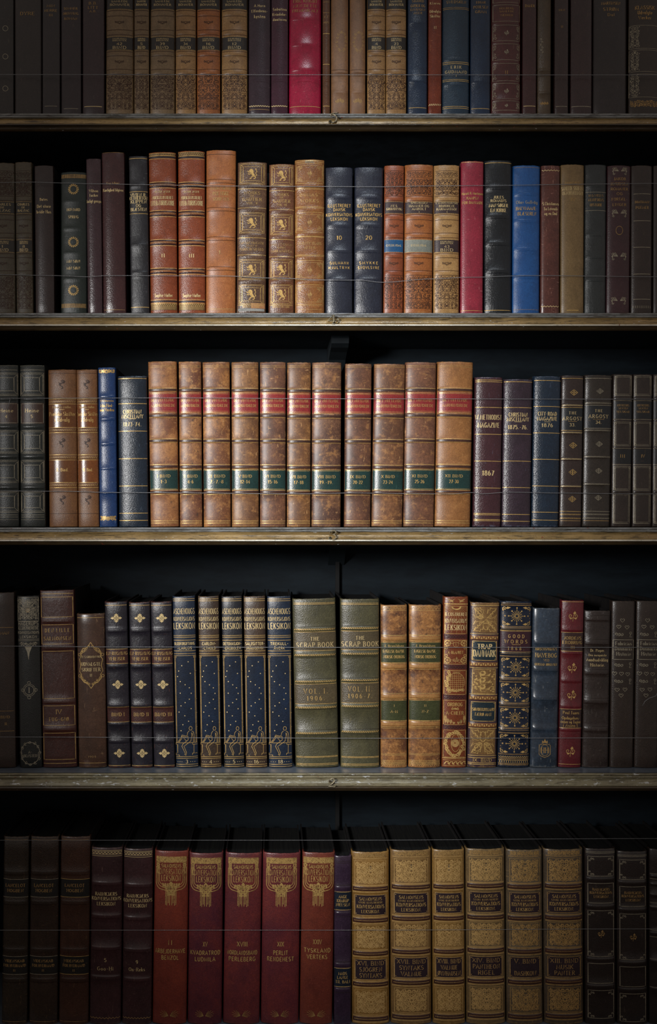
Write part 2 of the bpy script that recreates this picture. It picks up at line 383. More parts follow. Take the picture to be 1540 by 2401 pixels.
        for i in range(ncol - 1):
            F.append((base+i+1, base+i, base+ncol+i, base+ncol+i+1))
            F.append((i+1, i, base+i, base+i+1))
            F.append(((m-1)*ncol+i, (m-1)*ncol+i+1, base+ncol+i+1, base+ncol+i))
        F.append((0, (m-1)*ncol, base+ncol, base)); e = ncol - 1
        F.append(((m-1)*ncol+e, e, base+e, base+ncol+e))
        c = mesh('spine', V, F, s.mat, o)
        c.data.polygons.foreach_set('use_smooth', [True] * len(F))
        for xa in (-hw, hw - t):
            V = []; F = []; box(V, F, xa, xa + t, yb, s.depth, 0, s.Hh + .0014); mesh('board', V, F, BOARD, o, smooth=False)
        # page block
        V = []; F = []; pts = [(-hw + t + .0002, s.depth - .004)] + [(x * (1 - (t + .0002) / hw), s.sy(x, .004) + t * 1.1 + .0012) for x in xs[1:-1:2]] + [(hw - t - .0002, s.depth - .004)]
        pts.insert(1, (pts[0][0], s.b + t + .001)); pts.insert(-1, (pts[-1][0], s.b + t + .001))
        for z in (.0028, s.Hh - .0035): V += [(a, b, z) for a, b in pts]
        n = len(pts)
        for i in range(n): F.append((i, (i+1) % n, n + (i+1) % n, n + i))
        F.append(tuple(range(n, 2*n))); F.append(tuple(range(n))[::-1])
        mesh('page_block', V, F, PAGE, o, smooth=False)
        # labels
        labs = []
        for v0, v1_, col, f, rough, name, lb, uo in s.lab:
            V = []; F = []; nx = 16
            rows = sorted({v0, v1_} | {v0 + (v1_ - v0) * q / 4 for q in (1, 2, 3)} | {s.vb - (zc + h * q) / s.k for zc, h, a in s.bands for q in (-.85, -.4, 0, .4, .85) if v0 < s.vb - (zc + h * q) / s.k < v1_})
            for v in rows:
                for i in range(nx + 1):
                    a = uo + math.sin(math.pi / 2 * (-1 + 2 * i / nx)) * s.W / 2 * f
                    V.append(s.P3(a, v, .00018))
            for j in range(len(rows) - 1):
                for i in range(nx): F.append((j*(nx+1)+i, (j+1)*(nx+1)+i, (j+1)*(nx+1)+i+1, j*(nx+1)+i+1))
            l = mesh(name, V, F, col if not isinstance(col, str) else leather(col, rough=rough, grain=.3, wamt=0, scratch=.2), o)
            if lb: l['label'] = lb
            if name in ('title_label', 'volume_label'): labs.append((v0, v1_, l))
        # tooling and lettering; lettering that stands on a label belongs to that label
        jobs = {}
        for key, items in list(s.S.items()):
            if isinstance(key, tuple):
                own = next((l for v0, v1_, l in labs if v0 <= key[1] <= v1_), None)
                jobs.setdefault(('lettering', key[0], own), [[], []])[0].extend(items)
            else: jobs.setdefault((NAMES[key], key, None), [[], []])[0].extend(items)
        for key, items in s.Pz.items(): jobs.setdefault((NAMES[key], key, None), [[], []])[1].extend(items)
        for (nm, Ly, own), (sts, pls) in jobs.items():
            V = []; F = []; off = .00032
            for pts, w, cl in sts:
                serif = w < 0; w = abs(w)
                q = [pts[0]]
                for a in pts[1:]:
                    p = q[-1]; d = abs(a[0] - p[0]); k = max(1, int(d / 4))
                    for i in range(1, k + 1): q.append((p[0] + (a[0] - p[0]) * i / k, p[1] + (a[1] - p[1]) * i / k))
                n = len(q); b0 = len(V)
                loop = n > 3 and abs(q[0][0] - q[-1][0]) + abs(q[0][1] - q[-1][1]) < 1e-4
                for i in range(n):
                    p0 = q[i-1] if i else (q[-2] if loop else q[0]); p1 = q[i+1] if i < n - 1 else (q[1] if loop else q[-1])
                    dx, dy = p1[0] - p0[0], p1[1] - p0[1]; l = math.hypot(dx, dy) or 1; dx /= l; dy /= l
                    ww = w / 2 * ((.5 + .6 * abs(dy)) if serif else 1)
                    if 0 < i < n - 1:
                        a = (q[i][0]-q[i-1][0], q[i][1]-q[i-1][1]); la = math.hypot(*a) or 1
                        c_ = abs(a[0]/la*dx + a[1]/la*dy); ww = ww / max(c_, .6)
                    V.append(s.P3(q[i][0] - dy * ww, q[i][1] + dx * ww, off)); V.append(s.P3(q[i][0] + dy * ww, q[i][1] - dx * ww, off))
                for i in range(n - 1): F.append((b0+2*i, b0+2*i+1, b0+2*i+3, b0+2*i+2))
            for p in pls:
                b0 = len(V); V += [s.P3(a, b, off) for a, b in p]
                for tr in tessellate_polygon([[Vector((a, b, 0)) for a, b in p]]): F.append(tuple(b0 + i for i in tr))
            if V: mesh(nm, V, F, MATS[Ly], own or o, smooth=False)
        return o
PAGE = plain('page_block_edges', '272725', .8, '121316', 900, 0, 0, (1, .01, .02), .2)
BOARD = plain('dark_board_cloth', '1e1b1a', .7, '121112', 60, .1)
# ------------------------------------------------------------------ the bookcase
SHZ = {r: shelf_z(r) for r in ROW}
WOOD = plain('dark_painted_wood', '2a3238', .55, '1c2226', 30, .2, 0, (1, 1, 6), .4)
BACK = plain('dark_back_board', '182026', .6, '12181d', 12, .1, 0, (1, 1, 4), .12)
def rail_mat(name, c1, c2, flecks, dark=.75):
    q = N(name); tc = q.n('TexCoord')
    def noise(sc, st, d=5, r=.65):
        mp = q.n('Mapping'); mp.inputs['Scale'].default_value = st; q.l(tc.outputs['Object'], mp.inputs[0])
        nd = q.n('TexNoise', _Scale=sc, _Detail=d, _Roughness=r); q.l(mp.outputs[0], nd.inputs['Vector']); return nd.outputs[0]
    col = q.mix(q.ramp(noise(14, (1, 4, 4)), .38, .66), H(c1), H(c2))
    col = q.mix(q.math('MULTIPLY', q.ramp(noise(110, (.35, 3, 3)), .52, .64), dark), col, H('33281a'))
    col = q.mix(q.math('MULTIPLY', q.ramp(noise(300, (.7, 1, 1)), .56, .7), .5), col, H('4a3a26'))
    t = .70 - flecks
    col = q.mix(q.math('MULTIPLY', q.ramp(noise(120, (.6, 2, 2), 4), t, t + .03), .85), col, H('c4c6c4'))
    col = q.mix(q.math('MULTIPLY', q.ramp(noise(60, (1.6, 2, 2), 3), .70, .72), .8), col, H('7a3a26'))
    q.l(col, q.b.inputs['Base Color']); q.b.inputs['Roughness'].default_value = .24; q.b.inputs['Metallic'].default_value = .1
    q.b.inputs['Specular IOR Level'].default_value = .7
    bp = q.n('Bump', _Strength=.5, _Distance=.001); q.l(noise(160, (.5, 2, 2)), bp.inputs['Height']); q.l(bp.outputs[0], q.b.inputs['Normal'])
    return q.m
RAIL = rail_mat('worn_gilded_moulding', 'a48857', '7a643c', .02)
RAIL2 = rail_mat('flaking_gilded_moulding', '8c8468', '6a6450', .09, .6)
BEAD = rail_mat('grey_painted_bead', '8c8e8e', '64645e', .03)
LIPS = {r: rail_mat('painted_highlight_edge' if r in (3, 4) else 'brown_worn_edge', *(('e4dfd0', 'c2bba6', 0.0, .3) if r in (3, 4) else ('4a3c26', '33291c', 0.0)))  for r in (5, 4)}  # pale edge colour has a window's white highlight painted in, middle shelves only
X0, X1 = -.66, .66
case = empty('bookcase', (0, 0, 0), 'tall dark bookcase with gilded shelf mouldings carrying all the rows of books', 'bookcase')
def extr(name, prof, mat, parent, x0=X0, x1=X1, nseg=1):
    V = []; F = []; n = len(prof)
    for i in range(nseg + 1):
        x = x0 + (x1 - x0) * i / nseg; V += [(x, y, z) for y, z in prof]
    for i in range(nseg):
        for j in range(n): F.append((i*n+j, i*n+(j+1) % n, (i+1)*n+(j+1) % n, (i+1)*n+j))
    F.append(tuple(range(n))[::-1]); F.append(tuple(range(nseg*n, (nseg+1)*n)))
    o = mesh(name, V, F, mat, parent, smooth=False); return o
def arc(cy, cz, r, a0, a1, n=8): return [(cy - r * math.cos(math.radians(a0 + (a1-a0)*i/n)), cz + r * math.sin(math.radians(a0 + (a1-a0)*i/n))) for i in range(n+1)]
for r in (5, 4, 3, 2, 1):
    z = SHZ[r]
    V = []; F = []; box(V, F, X0, X1, 0.0045, .236, z - .022, z); mesh('shelf_board', V, F, WOOD if r > 2 else plain('grey_shelf_paint', '6b7480', .33, '59616c', 30, .1), case, smooth=False)
    p = lambda d: z - d * PX
    m = PX
    bead = [(.006, z)] + [(.0035, z)] + arc(.0035, p(3), 3*m, 60, -60, 8) + [(.004, p(6))] + arc(.0025, p(8.6), 2.6*m, 70, -55, 8) + [(.004, p(11.6)), (.006, p(11.6))]
    cove = [(.006, p(11.6)), (.004, p(11.6)), (.0035, p(13)), (.0015, p(15)), (-.0008, p(18)), (-.0024, p(21.5)), (-.0032, p(25)), (-.0034, p(27.2)), (-.0025, p(27.8)), (-.0025, p(28.4)), (.006, p(28.4))]
    lip = [(.006, p(28.4)), (-.0025, p(28.4)), (-.0055, p(29.0)), (-.0064, p(31.9)), (-.0056, p(32.4)), (.006, p(32.4))]
    foot = [(.006, p(32.4)), (-.001, p(32.4)), (.0002, p(35)), (.0012, p(38)), (.003, p(41)), (.006, p(41.5))]
    extr('shelf_moulding', cove, RAIL if r != 2 else RAIL2, case); extr('moulding_bead', bead, BEAD if r != 2 else RAIL2, case)
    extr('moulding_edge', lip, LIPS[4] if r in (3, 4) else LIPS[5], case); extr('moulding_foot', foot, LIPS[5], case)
V = []; F = []; box(V, F, X0, X1, .236, .25, .03, SHZ[5] + .36); mesh('back_panel', V, F, BACK, case, smooth=False)
for x in (X0 - .02, X1):
    V = []; F = []; box(V, F, x, x + .02, -.004, .25, 0.0, SHZ[5] + .38); mesh('side_panel', V, F, WOOD, case, smooth=False)
V = []; F = []; box(V, F, X0, X1, -.004, .25, SHZ[5] + .36, SHZ[5] + .38); mesh('top_board', V, F, WOOD, case, smooth=False)
V = []; F = []; box(V, F, X0, X1, .01, .03, 0.0, SHZ[1] - .028); mesh('plinth', V, F, WOOD, case, smooth=False)
# upright batten on the back panel and the curved brackets under the shelves
xb = px(793, 1200, .2).x
V = []; F = []; box(V, F, xb - .0035, xb + .0035, .226, .236, SHZ[1] + .001, SHZ[5] + .35); mesh('back_batten', V, F, plain('black_joint', '0a0b0c', .8), case, smooth=False)
for r, dx in ((4, 0), (3, .002), (2, -.006)):
    z = SHZ[r] - .0221; V = []; F = []; w = .015 if r > 2 else .009
    prof = [(.236, 0), (.085, 0), (.08, -.006), (.085, -.014), (.10, -.019), (.13, -.022), (.17, -.03), (.2, -.05), (.236, -.09)] if r == 4 else [(.236, 0), (.05, 0), (.046, -.004), (.05, -.010), (.08, -.0125), (.14, -.0125), (.19, -.02), (.236, -.05)]
    x = px(796, 1200, .1).x + dx
    extr('shelf_bracket', [(a, z + b) for a, b in prof], plain('dark_bracket', '20282c', .6, '181e22', 12), case, x - w, x + w)
# raised figures on the mouldings
def numeral(pts_list, balls, r, label):
    z = SHZ[r]; m = PX; V = []; F = []; nn = 8
    for pts, rad in pts_list:
        q = [(pts[0])]
        b0 = len(V)
        for i, (u, v) in enumerate(pts):
            a = pts[max(0, i-1)]; c = pts[min(len(pts)-1, i+1)]
            dx, dz = (c[0]-a[0]), -(c[1]-a[1]); l = math.hypot(dx, dz) or 1; nx, nz = -dz/l, dx/l
            rr = rad[i] if isinstance(rad, (list, tuple)) else rad
            cx = (u - 770) * m; cz = z - v * m
            for k in range(nn):
                t = 6.283 * k / nn
                V.append((cx + nx * rr * m * math.cos(t), -.0042 - .0022 * max(0, .6 + math.sin(t)), cz + nz * rr * m * math.cos(t)))
        for i in range(len(pts) - 1):
            for k in range(nn): F.append((b0+i*nn+k, b0+i*nn+(k+1) % nn, b0+(i+1)*nn+(k+1) % nn, b0+(i+1)*nn+k))
        F.append(tuple(range(b0, b0+nn))[::-1]); F.append(tuple(range(len(V)-nn, len(V))))
    for u, v, rad in balls:
        b0 = len(V); cx = (u-770)*m; cz = z - v*m
        for i in range(1, 6):
            for k in range(10):
                t = math.pi * i / 6; f = 6.283 * k / 10
                V.append((cx + rad*m*math.sin(t)*math.cos(f), -.0045 + rad*m*math.cos(t)*.8, cz + rad*m*math.sin(t)*math.sin(f)))
        for i in range(4):
            for k in range(10): F.append((b0+i*10+k, b0+i*10+(k+1) % 10, b0+(i+1)*10+(k+1) % 10, b0+(i+1)*10+k))
        F.append(tuple(range(b0+40, b0+50))[::-1]); F.append(tuple(range(b0, b0+10)))
    o = mesh('shelf_number', V, F, plain('worn_metal_figure', 'b0a78c', .35, '54483a', 300, .3, .5), case); o['label'] = label
numeral([([(776, 12), (774, 6), (781, 4.5), (789, 4), (793, 3)], [1.2, 1.5, 1.6, 1.5, .7]),
         ([(776, 9), (781, 7.5), (786, 10), (789, 15), (788, 21), (784, 25), (778, 26)], [.8, 1.6, 2, 2.2, 2, 1.6, 1])], [(773.5, 23, 4)], 5, 'raised figure 5')
numeral([([(780, 8), (767, 20.5), (788, 20.5)], [1.4, 1.3, 1.3]), ([(782, 7.5), (782, 21), (780, 27)], [2.6, 2.3, 1.8]), ([(777, 27.4), (786, 27.4)], 1.1),
         ([(788, 20), (792, 16), (794, 19), (793, 24), (789, 26)], [1, 1.5, 1.8, 1.6, 1])], [(790.5, 16, 2.2)], 4, 'raised figure 4')
numeral([([(774, 10), (777, 8), (784, 7.5), (788, 11), (785, 16), (779, 17)], [1, 1.3, 1.9, 2.2, 1.6, .8]),
         ([(781, 17), (787, 19), (788, 24), (784, 28), (779, 29)], [.9, 1.9, 2.2, 1.8, 1])], [(773, 25, 4), (774, 11.5, 2.8)], 3, 'raised figure 3')
numeral([([(771, 17), (773, 11), (779, 9), (784, 12), (783, 17), (776, 23), (770, 28)], [1.2, 1.4, 1.9, 2.2, 2, 1.5, 1.2]),
         ([(770, 28), (777, 27), (783, 29), (787, 26)], [1, 1.3, 1.2, .7])], [(772, 16, 2.8)], 2, 'raised figure 2')
# ------------------------------------------------------------------ floor and the wall behind
V = []; F = []; box(V, F, -2.5, 2.5, -3.2, .6, -.05, 0); o = mesh('floor', V, F, plain('floor_boards', '4a3526', .5, '33241a', 8, .1, 0, (1, 12, 1)), smooth=False); o['kind'] = 'structure'
V = []; F = []; box(V, F, -2.5, 2.5, .25, .35, 0, 3.0); o = mesh('wall_back', V, F, plain('wall_plaster', '3a3632', .8, '2f2c29', 6), smooth=False); o['kind'] = 'structure'
# ------------------------------------------------------------------ wires stretched in front of the books
def wire_mat():
    q = N('twisted_wire'); tc = q.n('TexCoord')
    wv = q.n('TexWave', wave_type='BANDS', bands_direction='DIAGONAL', _Scale=260.0, _Distortion=0.5); q.l(tc.outputs['Object'], wv.inputs['Vector'])
    q.l(q.mix(wv.outputs[1], H('62605e'), H('aeb1b6')), q.b.inputs['Base Color'])
    q.b.inputs['Roughness'].default_value = .35; q.b.inputs['Metallic'].default_value = .5
    bp = q.n('Bump', _Strength=.6, _Distance=.0005); q.l(wv.outputs[1], bp.inputs['Height']); q.l(bp.outputs[0], q.b.inputs['Normal']); return q.m
WIRE = wire_mat()
def tube(pts, r, name, mat, n=6):
    V = []; F = []
    for i, p in enumerate(pts):
        a = pts[max(0, i-1)]; c = pts[min(len(pts)-1, i+1)]; d = (c - a).normalized()
        s_ = d.cross(Vector((0, 1, 0))).normalized(); t_ = Vector((0, 1, 0)) if abs(d.y) < .5 else d.cross(s_)
        for k in range(n): V.append(p + s_ * r * math.cos(6.283*k/n) + t_ * r * math.sin(6.283*k/n))
    for i in range(len(pts)-1):
        for k in range(n): F.append((i*n+k, i*n+(k+1) % n, (i+1)*n+(k+1) % n, (i+1)*n+k))
    F.append(tuple(range(n))[::-1]); F.append(tuple(range(len(V)-n, len(V))))
    return mesh(name, [tuple(v) for v in V], F, mat)
def wire(keys, y, label, r=.0005):
    p = [px(-150, keys[0][1], y)]; p[0].x = X0
    for (xa, va), (xb_, vb) in zip(keys, keys[1:]):
        for i in range(8):
            t = i / 8; e = t * t * (3 - 2 * t); p.append(px(xa + (xb_ - xa) * t, va + (vb - va) * e, y))
    p.append(px(keys[-1][0], keys[-1][1], y)); q = p[-1].copy(); q.x = X1; p.append(q)
    o = tube(p, r, 'retaining_wire', WIRE); tag(o, label, 'wire', 'thin wires stretched in front of the books')
wire([(0, 175), (800, 175.5), (1540, 176)], .002, 'thin twisted wire in front of the books on the top row, over their lower part')
wire([(0, 428), (70, 427), (150, 429), (220, 431), (350, 433), (480, 436), (700, 437), (900, 438), (1000, 436), (1150, 435), (1350, 432), (1540, 430)], .002, 'upper wavy wire across the books on the shelf numbered 4')
wire([(0, 644), (120, 646), (210, 649), (250, 646), (520, 647), (640, 652), (780, 657), (840, 657), (898, 662), (1010, 654), (1100, 650), (1250, 646), (1540, 649)], .002, 'lower sagging wire across the books on the shelf numbered 4')
wire([(0, 934), (400, 933), (800, 935), (1540, 936)], .002, 'upper wire crossing the red labels on the shelf numbered 3')
wire([(0, 1151), (150, 1152), (280, 1155), (460, 1156), (700, 1158), (820, 1156), (1050, 1158), (1110, 1155), (1120, 1158), (1200, 1154), (1300, 1156), (1540, 1158)], .002, 'lower wire below the green labels on the shelf numbered 3')
wire([(0, 1515), (300, 1517), (700, 1518), (1540, 1518)], .026, 'upper wire across the books on the shelf numbered 2')
wire([(0, 1728), (500, 1730), (900, 1731), (1540, 1730)], .026, 'lower wire across the books on the shelf numbered 2', .00045)
wire([(0, 1970), (800, 1970), (1540, 1966)], .016, 'upper wire across the tops of the bottom row of books', .00035)
wire([(0, 2181), (800, 2181), (1540, 2178)], .016, 'lower wire across the middle of the bottom row of books', .0004)
# ------------------------------------------------------------------ leathers
TAN = leather('a8824f', '8a643a', .42, .35, 1100, .5, 0, 'c9a878', .35, .25)
TANO = leather('ac6a32', '8a4c22', .42, .35, 1100, .5, 0, 'c9a878', .35, .25)
TANR = leather('98502a', '7a3a1c', .42, .35, 1100, .5, 0, 'c08a58', .3, .25)
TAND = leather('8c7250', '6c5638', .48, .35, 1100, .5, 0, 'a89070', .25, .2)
CALF = [leather(c, d, .5, .35, 700, 1.15, sp, 'd8a870', .15, .6, 'smooth') for c, d, sp in
        (('b07844', '7c4a2c', .55), ('a87444', '6a3e28', .9), ('b07840', '6e4226', .55), ('946638', '644028', .35), ('80543a', '57382a', .25), ('8c5e3a', '5e3c28', .45), ('8e6446', '543629', .4))]
CALFL = leather('a8723f', '8a5a2e', .5, .4, 900, .6, .08, 'd8a870', .15, .3)
MARB = leather('a87440', '5e3a26', .38, .3, 600, 1.4, .8, 'd0a068', .2, .3, 'smooth')
def dk(c, c2=None, **k): return leather(c, c2, **dict(dict(rough=.4, grain=.4, wear='7a6a58', wamt=.15, scratch=.2), **k))
ALL = []
def K(row, xb0, xb1, xt0, vtop, mat, label, **k):
    b = Book(row, xb0, xb1, xt0, vtop, mat, label, **k); ALL.append(b); return b
def gyl(b, vb, k, t1=(), t2=(), lab2='3a2a24', lab1='3a2a24', seed=3, L2='text', T2L='text', top=True):
    f = lambda v: vb - (731 - v) * k
    W = b.W * .86; h = W / 2
    blind = 'blind'
    if top:
        b.st([(-h, f(400)), (h, f(400))], .8, blind); b.scroll(-h, h, f(402), f(414), 10, blind, 1.1, 5); b.st([(-h, f(416)), (h, f(416))], .8, blind)
        b.scroll(-h, h, f(419), f(456), 9.5, blind, 1.15, seed)
        b.L([f(459), f(470)], 1, .94, blind)
    b.R(f(465), 5, 1.0)
    b.P(f(472), f(500), lab1); b.dots(f(472.5), 2.2, .7, 'gilt'); b.dots(f(500), 2.2, .7, 'gilt')
    n = len(t1)
    for i, (t, w, hh) in enumerate(t1): b.T(t, f(486 + (i - (n - 1) / 2) * 7.2), hh, w * b.W)
    b.L([f(503), f(515), f(546), f(557)], 1, .94, blind); b.R([f(509), f(552)], 5, 1.0)
    for c in (529, 617):
        v = f(c)
        for m in (-1, 1):
            b.spiral(m * 3.2, v, 3, 1.3, m, .5, 1, blind); b.spiral(m * 8, v - .5, 2.8, 1.3, -m, 2.5, 1, blind)
        b.dot(0, v + 3.5, 1.4, blind); b.dot(0, v - 2, 1, blind)
    b.P(f(561), f(591), lab2, name='volume_label', label='pale worn label' if lab2 == '8d9186' else None); b.dots(f(561.5), 2.2, .7); b.dots(f(590.5), 2.2, .7)
    n = len(t2)
    for t, w, hh, dv in t2: b.T(t, f(576 + dv), hh, w * b.W, L=T2L)
    b.L([f(594), f(604), f(634), f(645)], 1, .94, blind); b.R([f(599), f(640)], 5, 1.0)
    b.scroll(-h, h, f(648), f(685), 9.5, blind, 1.15, seed + 1); b.L([f(687), f(705)], .9, .94, blind)
    b.scroll(-h, h, f(689.5), f(703), 9, blind, 1.1, 8); b.scroll(-h, h, f(707.5), f(721), 8, blind, 1.1, 9); b.L(f(723), .8, .94, blind)
BT = lambda n: [('GYLDENDALS', .5, 3, -10), ('BIBLIOTEK', .5, 3, -6), (n, .2, 5.5, 1.5), ('BIND', .5, 6.5, 9.5)]
# ================================================================== shelf 5 (only the lower parts show)
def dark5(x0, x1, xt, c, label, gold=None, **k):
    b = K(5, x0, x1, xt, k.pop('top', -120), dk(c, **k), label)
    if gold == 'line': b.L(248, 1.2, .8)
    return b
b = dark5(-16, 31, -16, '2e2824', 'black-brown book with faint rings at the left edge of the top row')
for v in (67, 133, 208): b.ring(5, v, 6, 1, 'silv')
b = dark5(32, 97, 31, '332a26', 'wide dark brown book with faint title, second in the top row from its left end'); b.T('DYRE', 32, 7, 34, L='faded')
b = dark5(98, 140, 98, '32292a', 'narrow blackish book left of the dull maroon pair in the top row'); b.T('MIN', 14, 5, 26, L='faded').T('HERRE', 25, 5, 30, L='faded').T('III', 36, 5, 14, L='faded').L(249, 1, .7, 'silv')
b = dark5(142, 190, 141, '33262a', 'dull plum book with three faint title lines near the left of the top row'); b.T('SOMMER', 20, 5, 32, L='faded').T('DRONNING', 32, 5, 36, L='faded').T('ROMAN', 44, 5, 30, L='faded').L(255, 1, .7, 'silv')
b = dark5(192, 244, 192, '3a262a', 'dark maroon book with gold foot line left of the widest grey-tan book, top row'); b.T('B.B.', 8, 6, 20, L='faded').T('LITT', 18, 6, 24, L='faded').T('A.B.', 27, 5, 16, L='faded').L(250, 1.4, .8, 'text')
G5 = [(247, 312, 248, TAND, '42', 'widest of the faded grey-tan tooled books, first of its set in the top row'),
      (314, 349, 314, TAND, '5', 'narrow faded grey-tan tooled book, second of its set in the top row'),
      (351, 409, 352, TAND, '39', 'grey-tan tooled book with black label reading 39 in the top row'),
      (411, 459, 411, TAN, '34', 'tan tooled book with a violet stain on its foot in the top row'),
      (461, 516, 461, TANO, '16', 'warm tan tooled book with black label reading 16 in the top row'),
      (519, 580, 519, TAN, '12', 'tan tooled book directly left of the tall dark purple book in the top row'),
      (861, 904, 861, TAN, '4', 'tan tooled book with label reading 4 BIND in the top row'),
      (905, 953, 905, TAN, '23', 'tan tooled book with label reading 23 BIND beside the navy book')]
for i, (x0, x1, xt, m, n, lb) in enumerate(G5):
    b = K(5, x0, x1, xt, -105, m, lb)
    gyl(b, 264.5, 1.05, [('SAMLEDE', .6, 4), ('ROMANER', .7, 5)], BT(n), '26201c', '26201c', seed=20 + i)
b = K(5, 582, 634, 583, -118, dk('3c2a34', rough=.28, grain=.3), 'plum-black book with title in three lines, right of the tan set in the top row'); b.T('A.Horn', 14, 6, 26, serif=False).T('Elfenbens-', 26, 6, 38).T('kysten', 39, 7, 26).zig(249, 2, 5, 'text', 1.5).L(257, .8, .9, 'faded')
b = K(5, 635, 675, 636, -118, dk('482434', rough=.26, grain=.3), 'narrow glossy maroon book between the plum-black and crimson books'); b.T('Sabatina', 22, 6, 32).T('Kvindehe-', 34, 6, 34).T('daatoren', 46, 6, 32).zig(249, 2, 5, 'text', 1.5)
b = K(5, 677, 753, 678, -120, leather('b01440', '8e0c30', .3, .25, 800, .5, 0, 'e09090', .2, .3), 'wide bright crimson book, the most vivid of the top row'); b.T('ERIC KNIGHT', 3, 6, 56, L='faded').T('MEN DETTE', 14, 6, 56, L='faded').T('FREMFOR ALT', 25, 6, 60, L='faded').R([43, 104, 162], 5, .9).L(250, 1, .95)
b = K(5, 756, 774, 756, -100, dk('6a4228', rough=.3), 'very narrow brown book with gold lines between crimson and tan books', b=.2); b.L([79, 151, 249], 1.4, .85).T('ET', 40, 4, 10, L='faded').T('HUS', 53, 4, 12, L='faded').L([5, 30], .8, .8, 'faded')
for x0, x1, sd, lb in ((776, 817, 0, 'brown ribbed cloth book with a gold cartouche, left of its twin'), (820, 857, 1, 'narrower brown ribbed book, right of its twin with the gold cartouche')):
    b = K(5, x0, x1, x0, -100, leather('9a6c42', '7a5434', .5, .6, 1500, .5, 0, 'b88a5c', .3, .4, 'weave'), lb)
    for q in range(14):
        a = q / 14 * 6.28; b.spiral(4 * (1 if sd == 0 else .6) + 11 * math.cos(a), 98 + 22 * math.sin(a), 3.2, 1, 1 if q % 2 else -1, a, 1.1, 'faded')
    b.R([168, 216], 4, .9).L([164, 172], .8, .95, 'blind')
    for q in (-1, 0, 1): b.fleur(q * 6, 238 - (q == 0) * 3, 5, 'faded')
b = K(5, 956, 1002, 957, -110, leather('1c3450', '14263c', .34, .6, 900, .4, 0, '5a6a80', .15, .1), 'navy blue book with gold foot line, left of the red-brown narrow book'); b.T('SIGURD', 3, 5, 28, L='faded').T('GUDER OG', 14, 6, 34, L='faded').T('ENNINGEN', 23, 5, 34, L='faded').T('AGER', 31, 5, 20, L='faded').R([52, 190], 4, .9).L(253, 1.2, .9)
b = K(5, 1004, 1035, 1005, -110, leather('863a20', '662612', .26, .3, 900, .5, 0, 'b87850', .2, .3), 'narrow glossy red-brown book between two navy books'); b.T('K.Larsen', 8, 5, 24).T('Udvalgte', 27, 6, 26).T('Skrifter', 38, 6, 24).T('II', 65, 6, 6).rope(246, 4, 'text', 4, 1.6)
b = K(5, 1037, 1101, 1038, -115, leather('1e3a4e', '172c3e', .4, .6, 800, .4, 0, '5a6a80', .15, .1), 'wide blue-grey book lettered ERIK GUDMAND low on its spine'); b.T('SVEDSKEN', 5, 6, 46, L='faded').L([18, 21.5], 1, .96, 'faded').L([146, 150, 187, 190.5, 250, 254], 1.2, .96).T('ERIK', 158, 6.5, 25, sp=.4).T('GUDMAND', 169, 6.5, 51, sp=.3).T('I', 178, 5, 2).R([139, 198], 4, .9)
b = K(5, 1103, 1150, 1104, -110, leather('1a3350', '12243c', .36, .6, 900, .4, 0, '5a6a80', .15, .1), 'navy book directly right of the wide blue-grey one in the top row'); b.T('EDGAR', 6, 5, 22, L='faded').T('POULSEN', 17, 6, 34, L='faded').T('GRAM', 28, 6, 26, L='faded').R([192], 4, .9).L(255, 1.2, .9)
b = K(5, 1152, 1222, 1153, -110, dk('5c2c2c', '45201f', rough=.36), 'wide red-brown book with gilt corner scroll panels in the top row')
for v0, v1_ in ((-38, 6), (12, 50), (59, 96), (103, 141), (149, 190), (196, 232), (237, 259)):
    b.frame(-31, 31, v0, v1_, .8, 'silv')
    if v1_ > 55:
        for m in (-1, 1):
            for vv, d in ((v0 + 6, 1), (v1_ - 6, -1)):
                b.spiral(m * 26, vv, 4, 1.2, m, d, .9, 'silv'); b.spiral(m * 27, vv + d * 7, 2.6, 1, m, d, .9, 'silv')
        b.T('II', 170, 7, 7, L='faded') if v0 == 149 else b.fleur(0, (v0 + v1_) / 2, 6 if v1_ < 240 else 4, 'silv')
b.T('HOLBERG', 20, 4, 34, L='faded').T('SAMLEDE', 27, 4, 34, L='faded').T('VÆRKER', 36, 4, 30, L='faded').R([9, 54.5, 99.5, 145, 193, 234.5], 3, 1)
b = dark5(1225, 1258, 1226, '4a2829', 'narrow dark maroon book with a bright foot line near the right of the top row', rough=.3); b.T('DAMER', 14, 6, 22, L='faded').L(249, 1.4, .85, 'text')
b = dark5(1260, 1292, 1261, '5c4a34', 'narrow olive-brown book with a gilt ornament in the top row', kind='weave', grain=.6); b.R([165, 218], 3)
for q in range(6): b.spiral(-8 + (q % 2) * 3, 93 + q * 6, 2.6, 1, -1, q, 1, 'silv')
for q in (-1, 0, 1): b.fleur(q * 6, 243, 4, 'faded')
b = dark5(1300, 1333, 1301, '3e2a28', 'dark brown book after a thin gap in the dim right half of the top row', rough=.3); b.L(250, 1.2, .8, 'silv').T('DEN', 24, 4, 14, L='faded').T('II', 63, 5, 6, L='faded')
b = dark5(1338, 1389, 1339, '40292a', 'dark maroon-brown book with a broken gilt foot line in the top row', rough=.3); b.L(250, 1.4, .9, 'silv')
b = dark5(1391, 1472, 1392, '302727', 'wide nearly black book beside the ornate one at the right end of the top row'); b.T('MARTINSEN', 8, 6, 44, L='faded').T('STRØM', 22, 7, 36, L='faded').T('Dal', 35, 6, 16, L='faded')
b = dark5(1475, 1548, 1476, '37291f', 'ornate black-brown book with gilt scrolls at the right edge of the top row')
b.T('KLASSISK', 18, 8, 46, L='faded').T('Udvalgte', 30, 8, 34, L='faded').T('Værker', 42, 7, 30, L='faded')
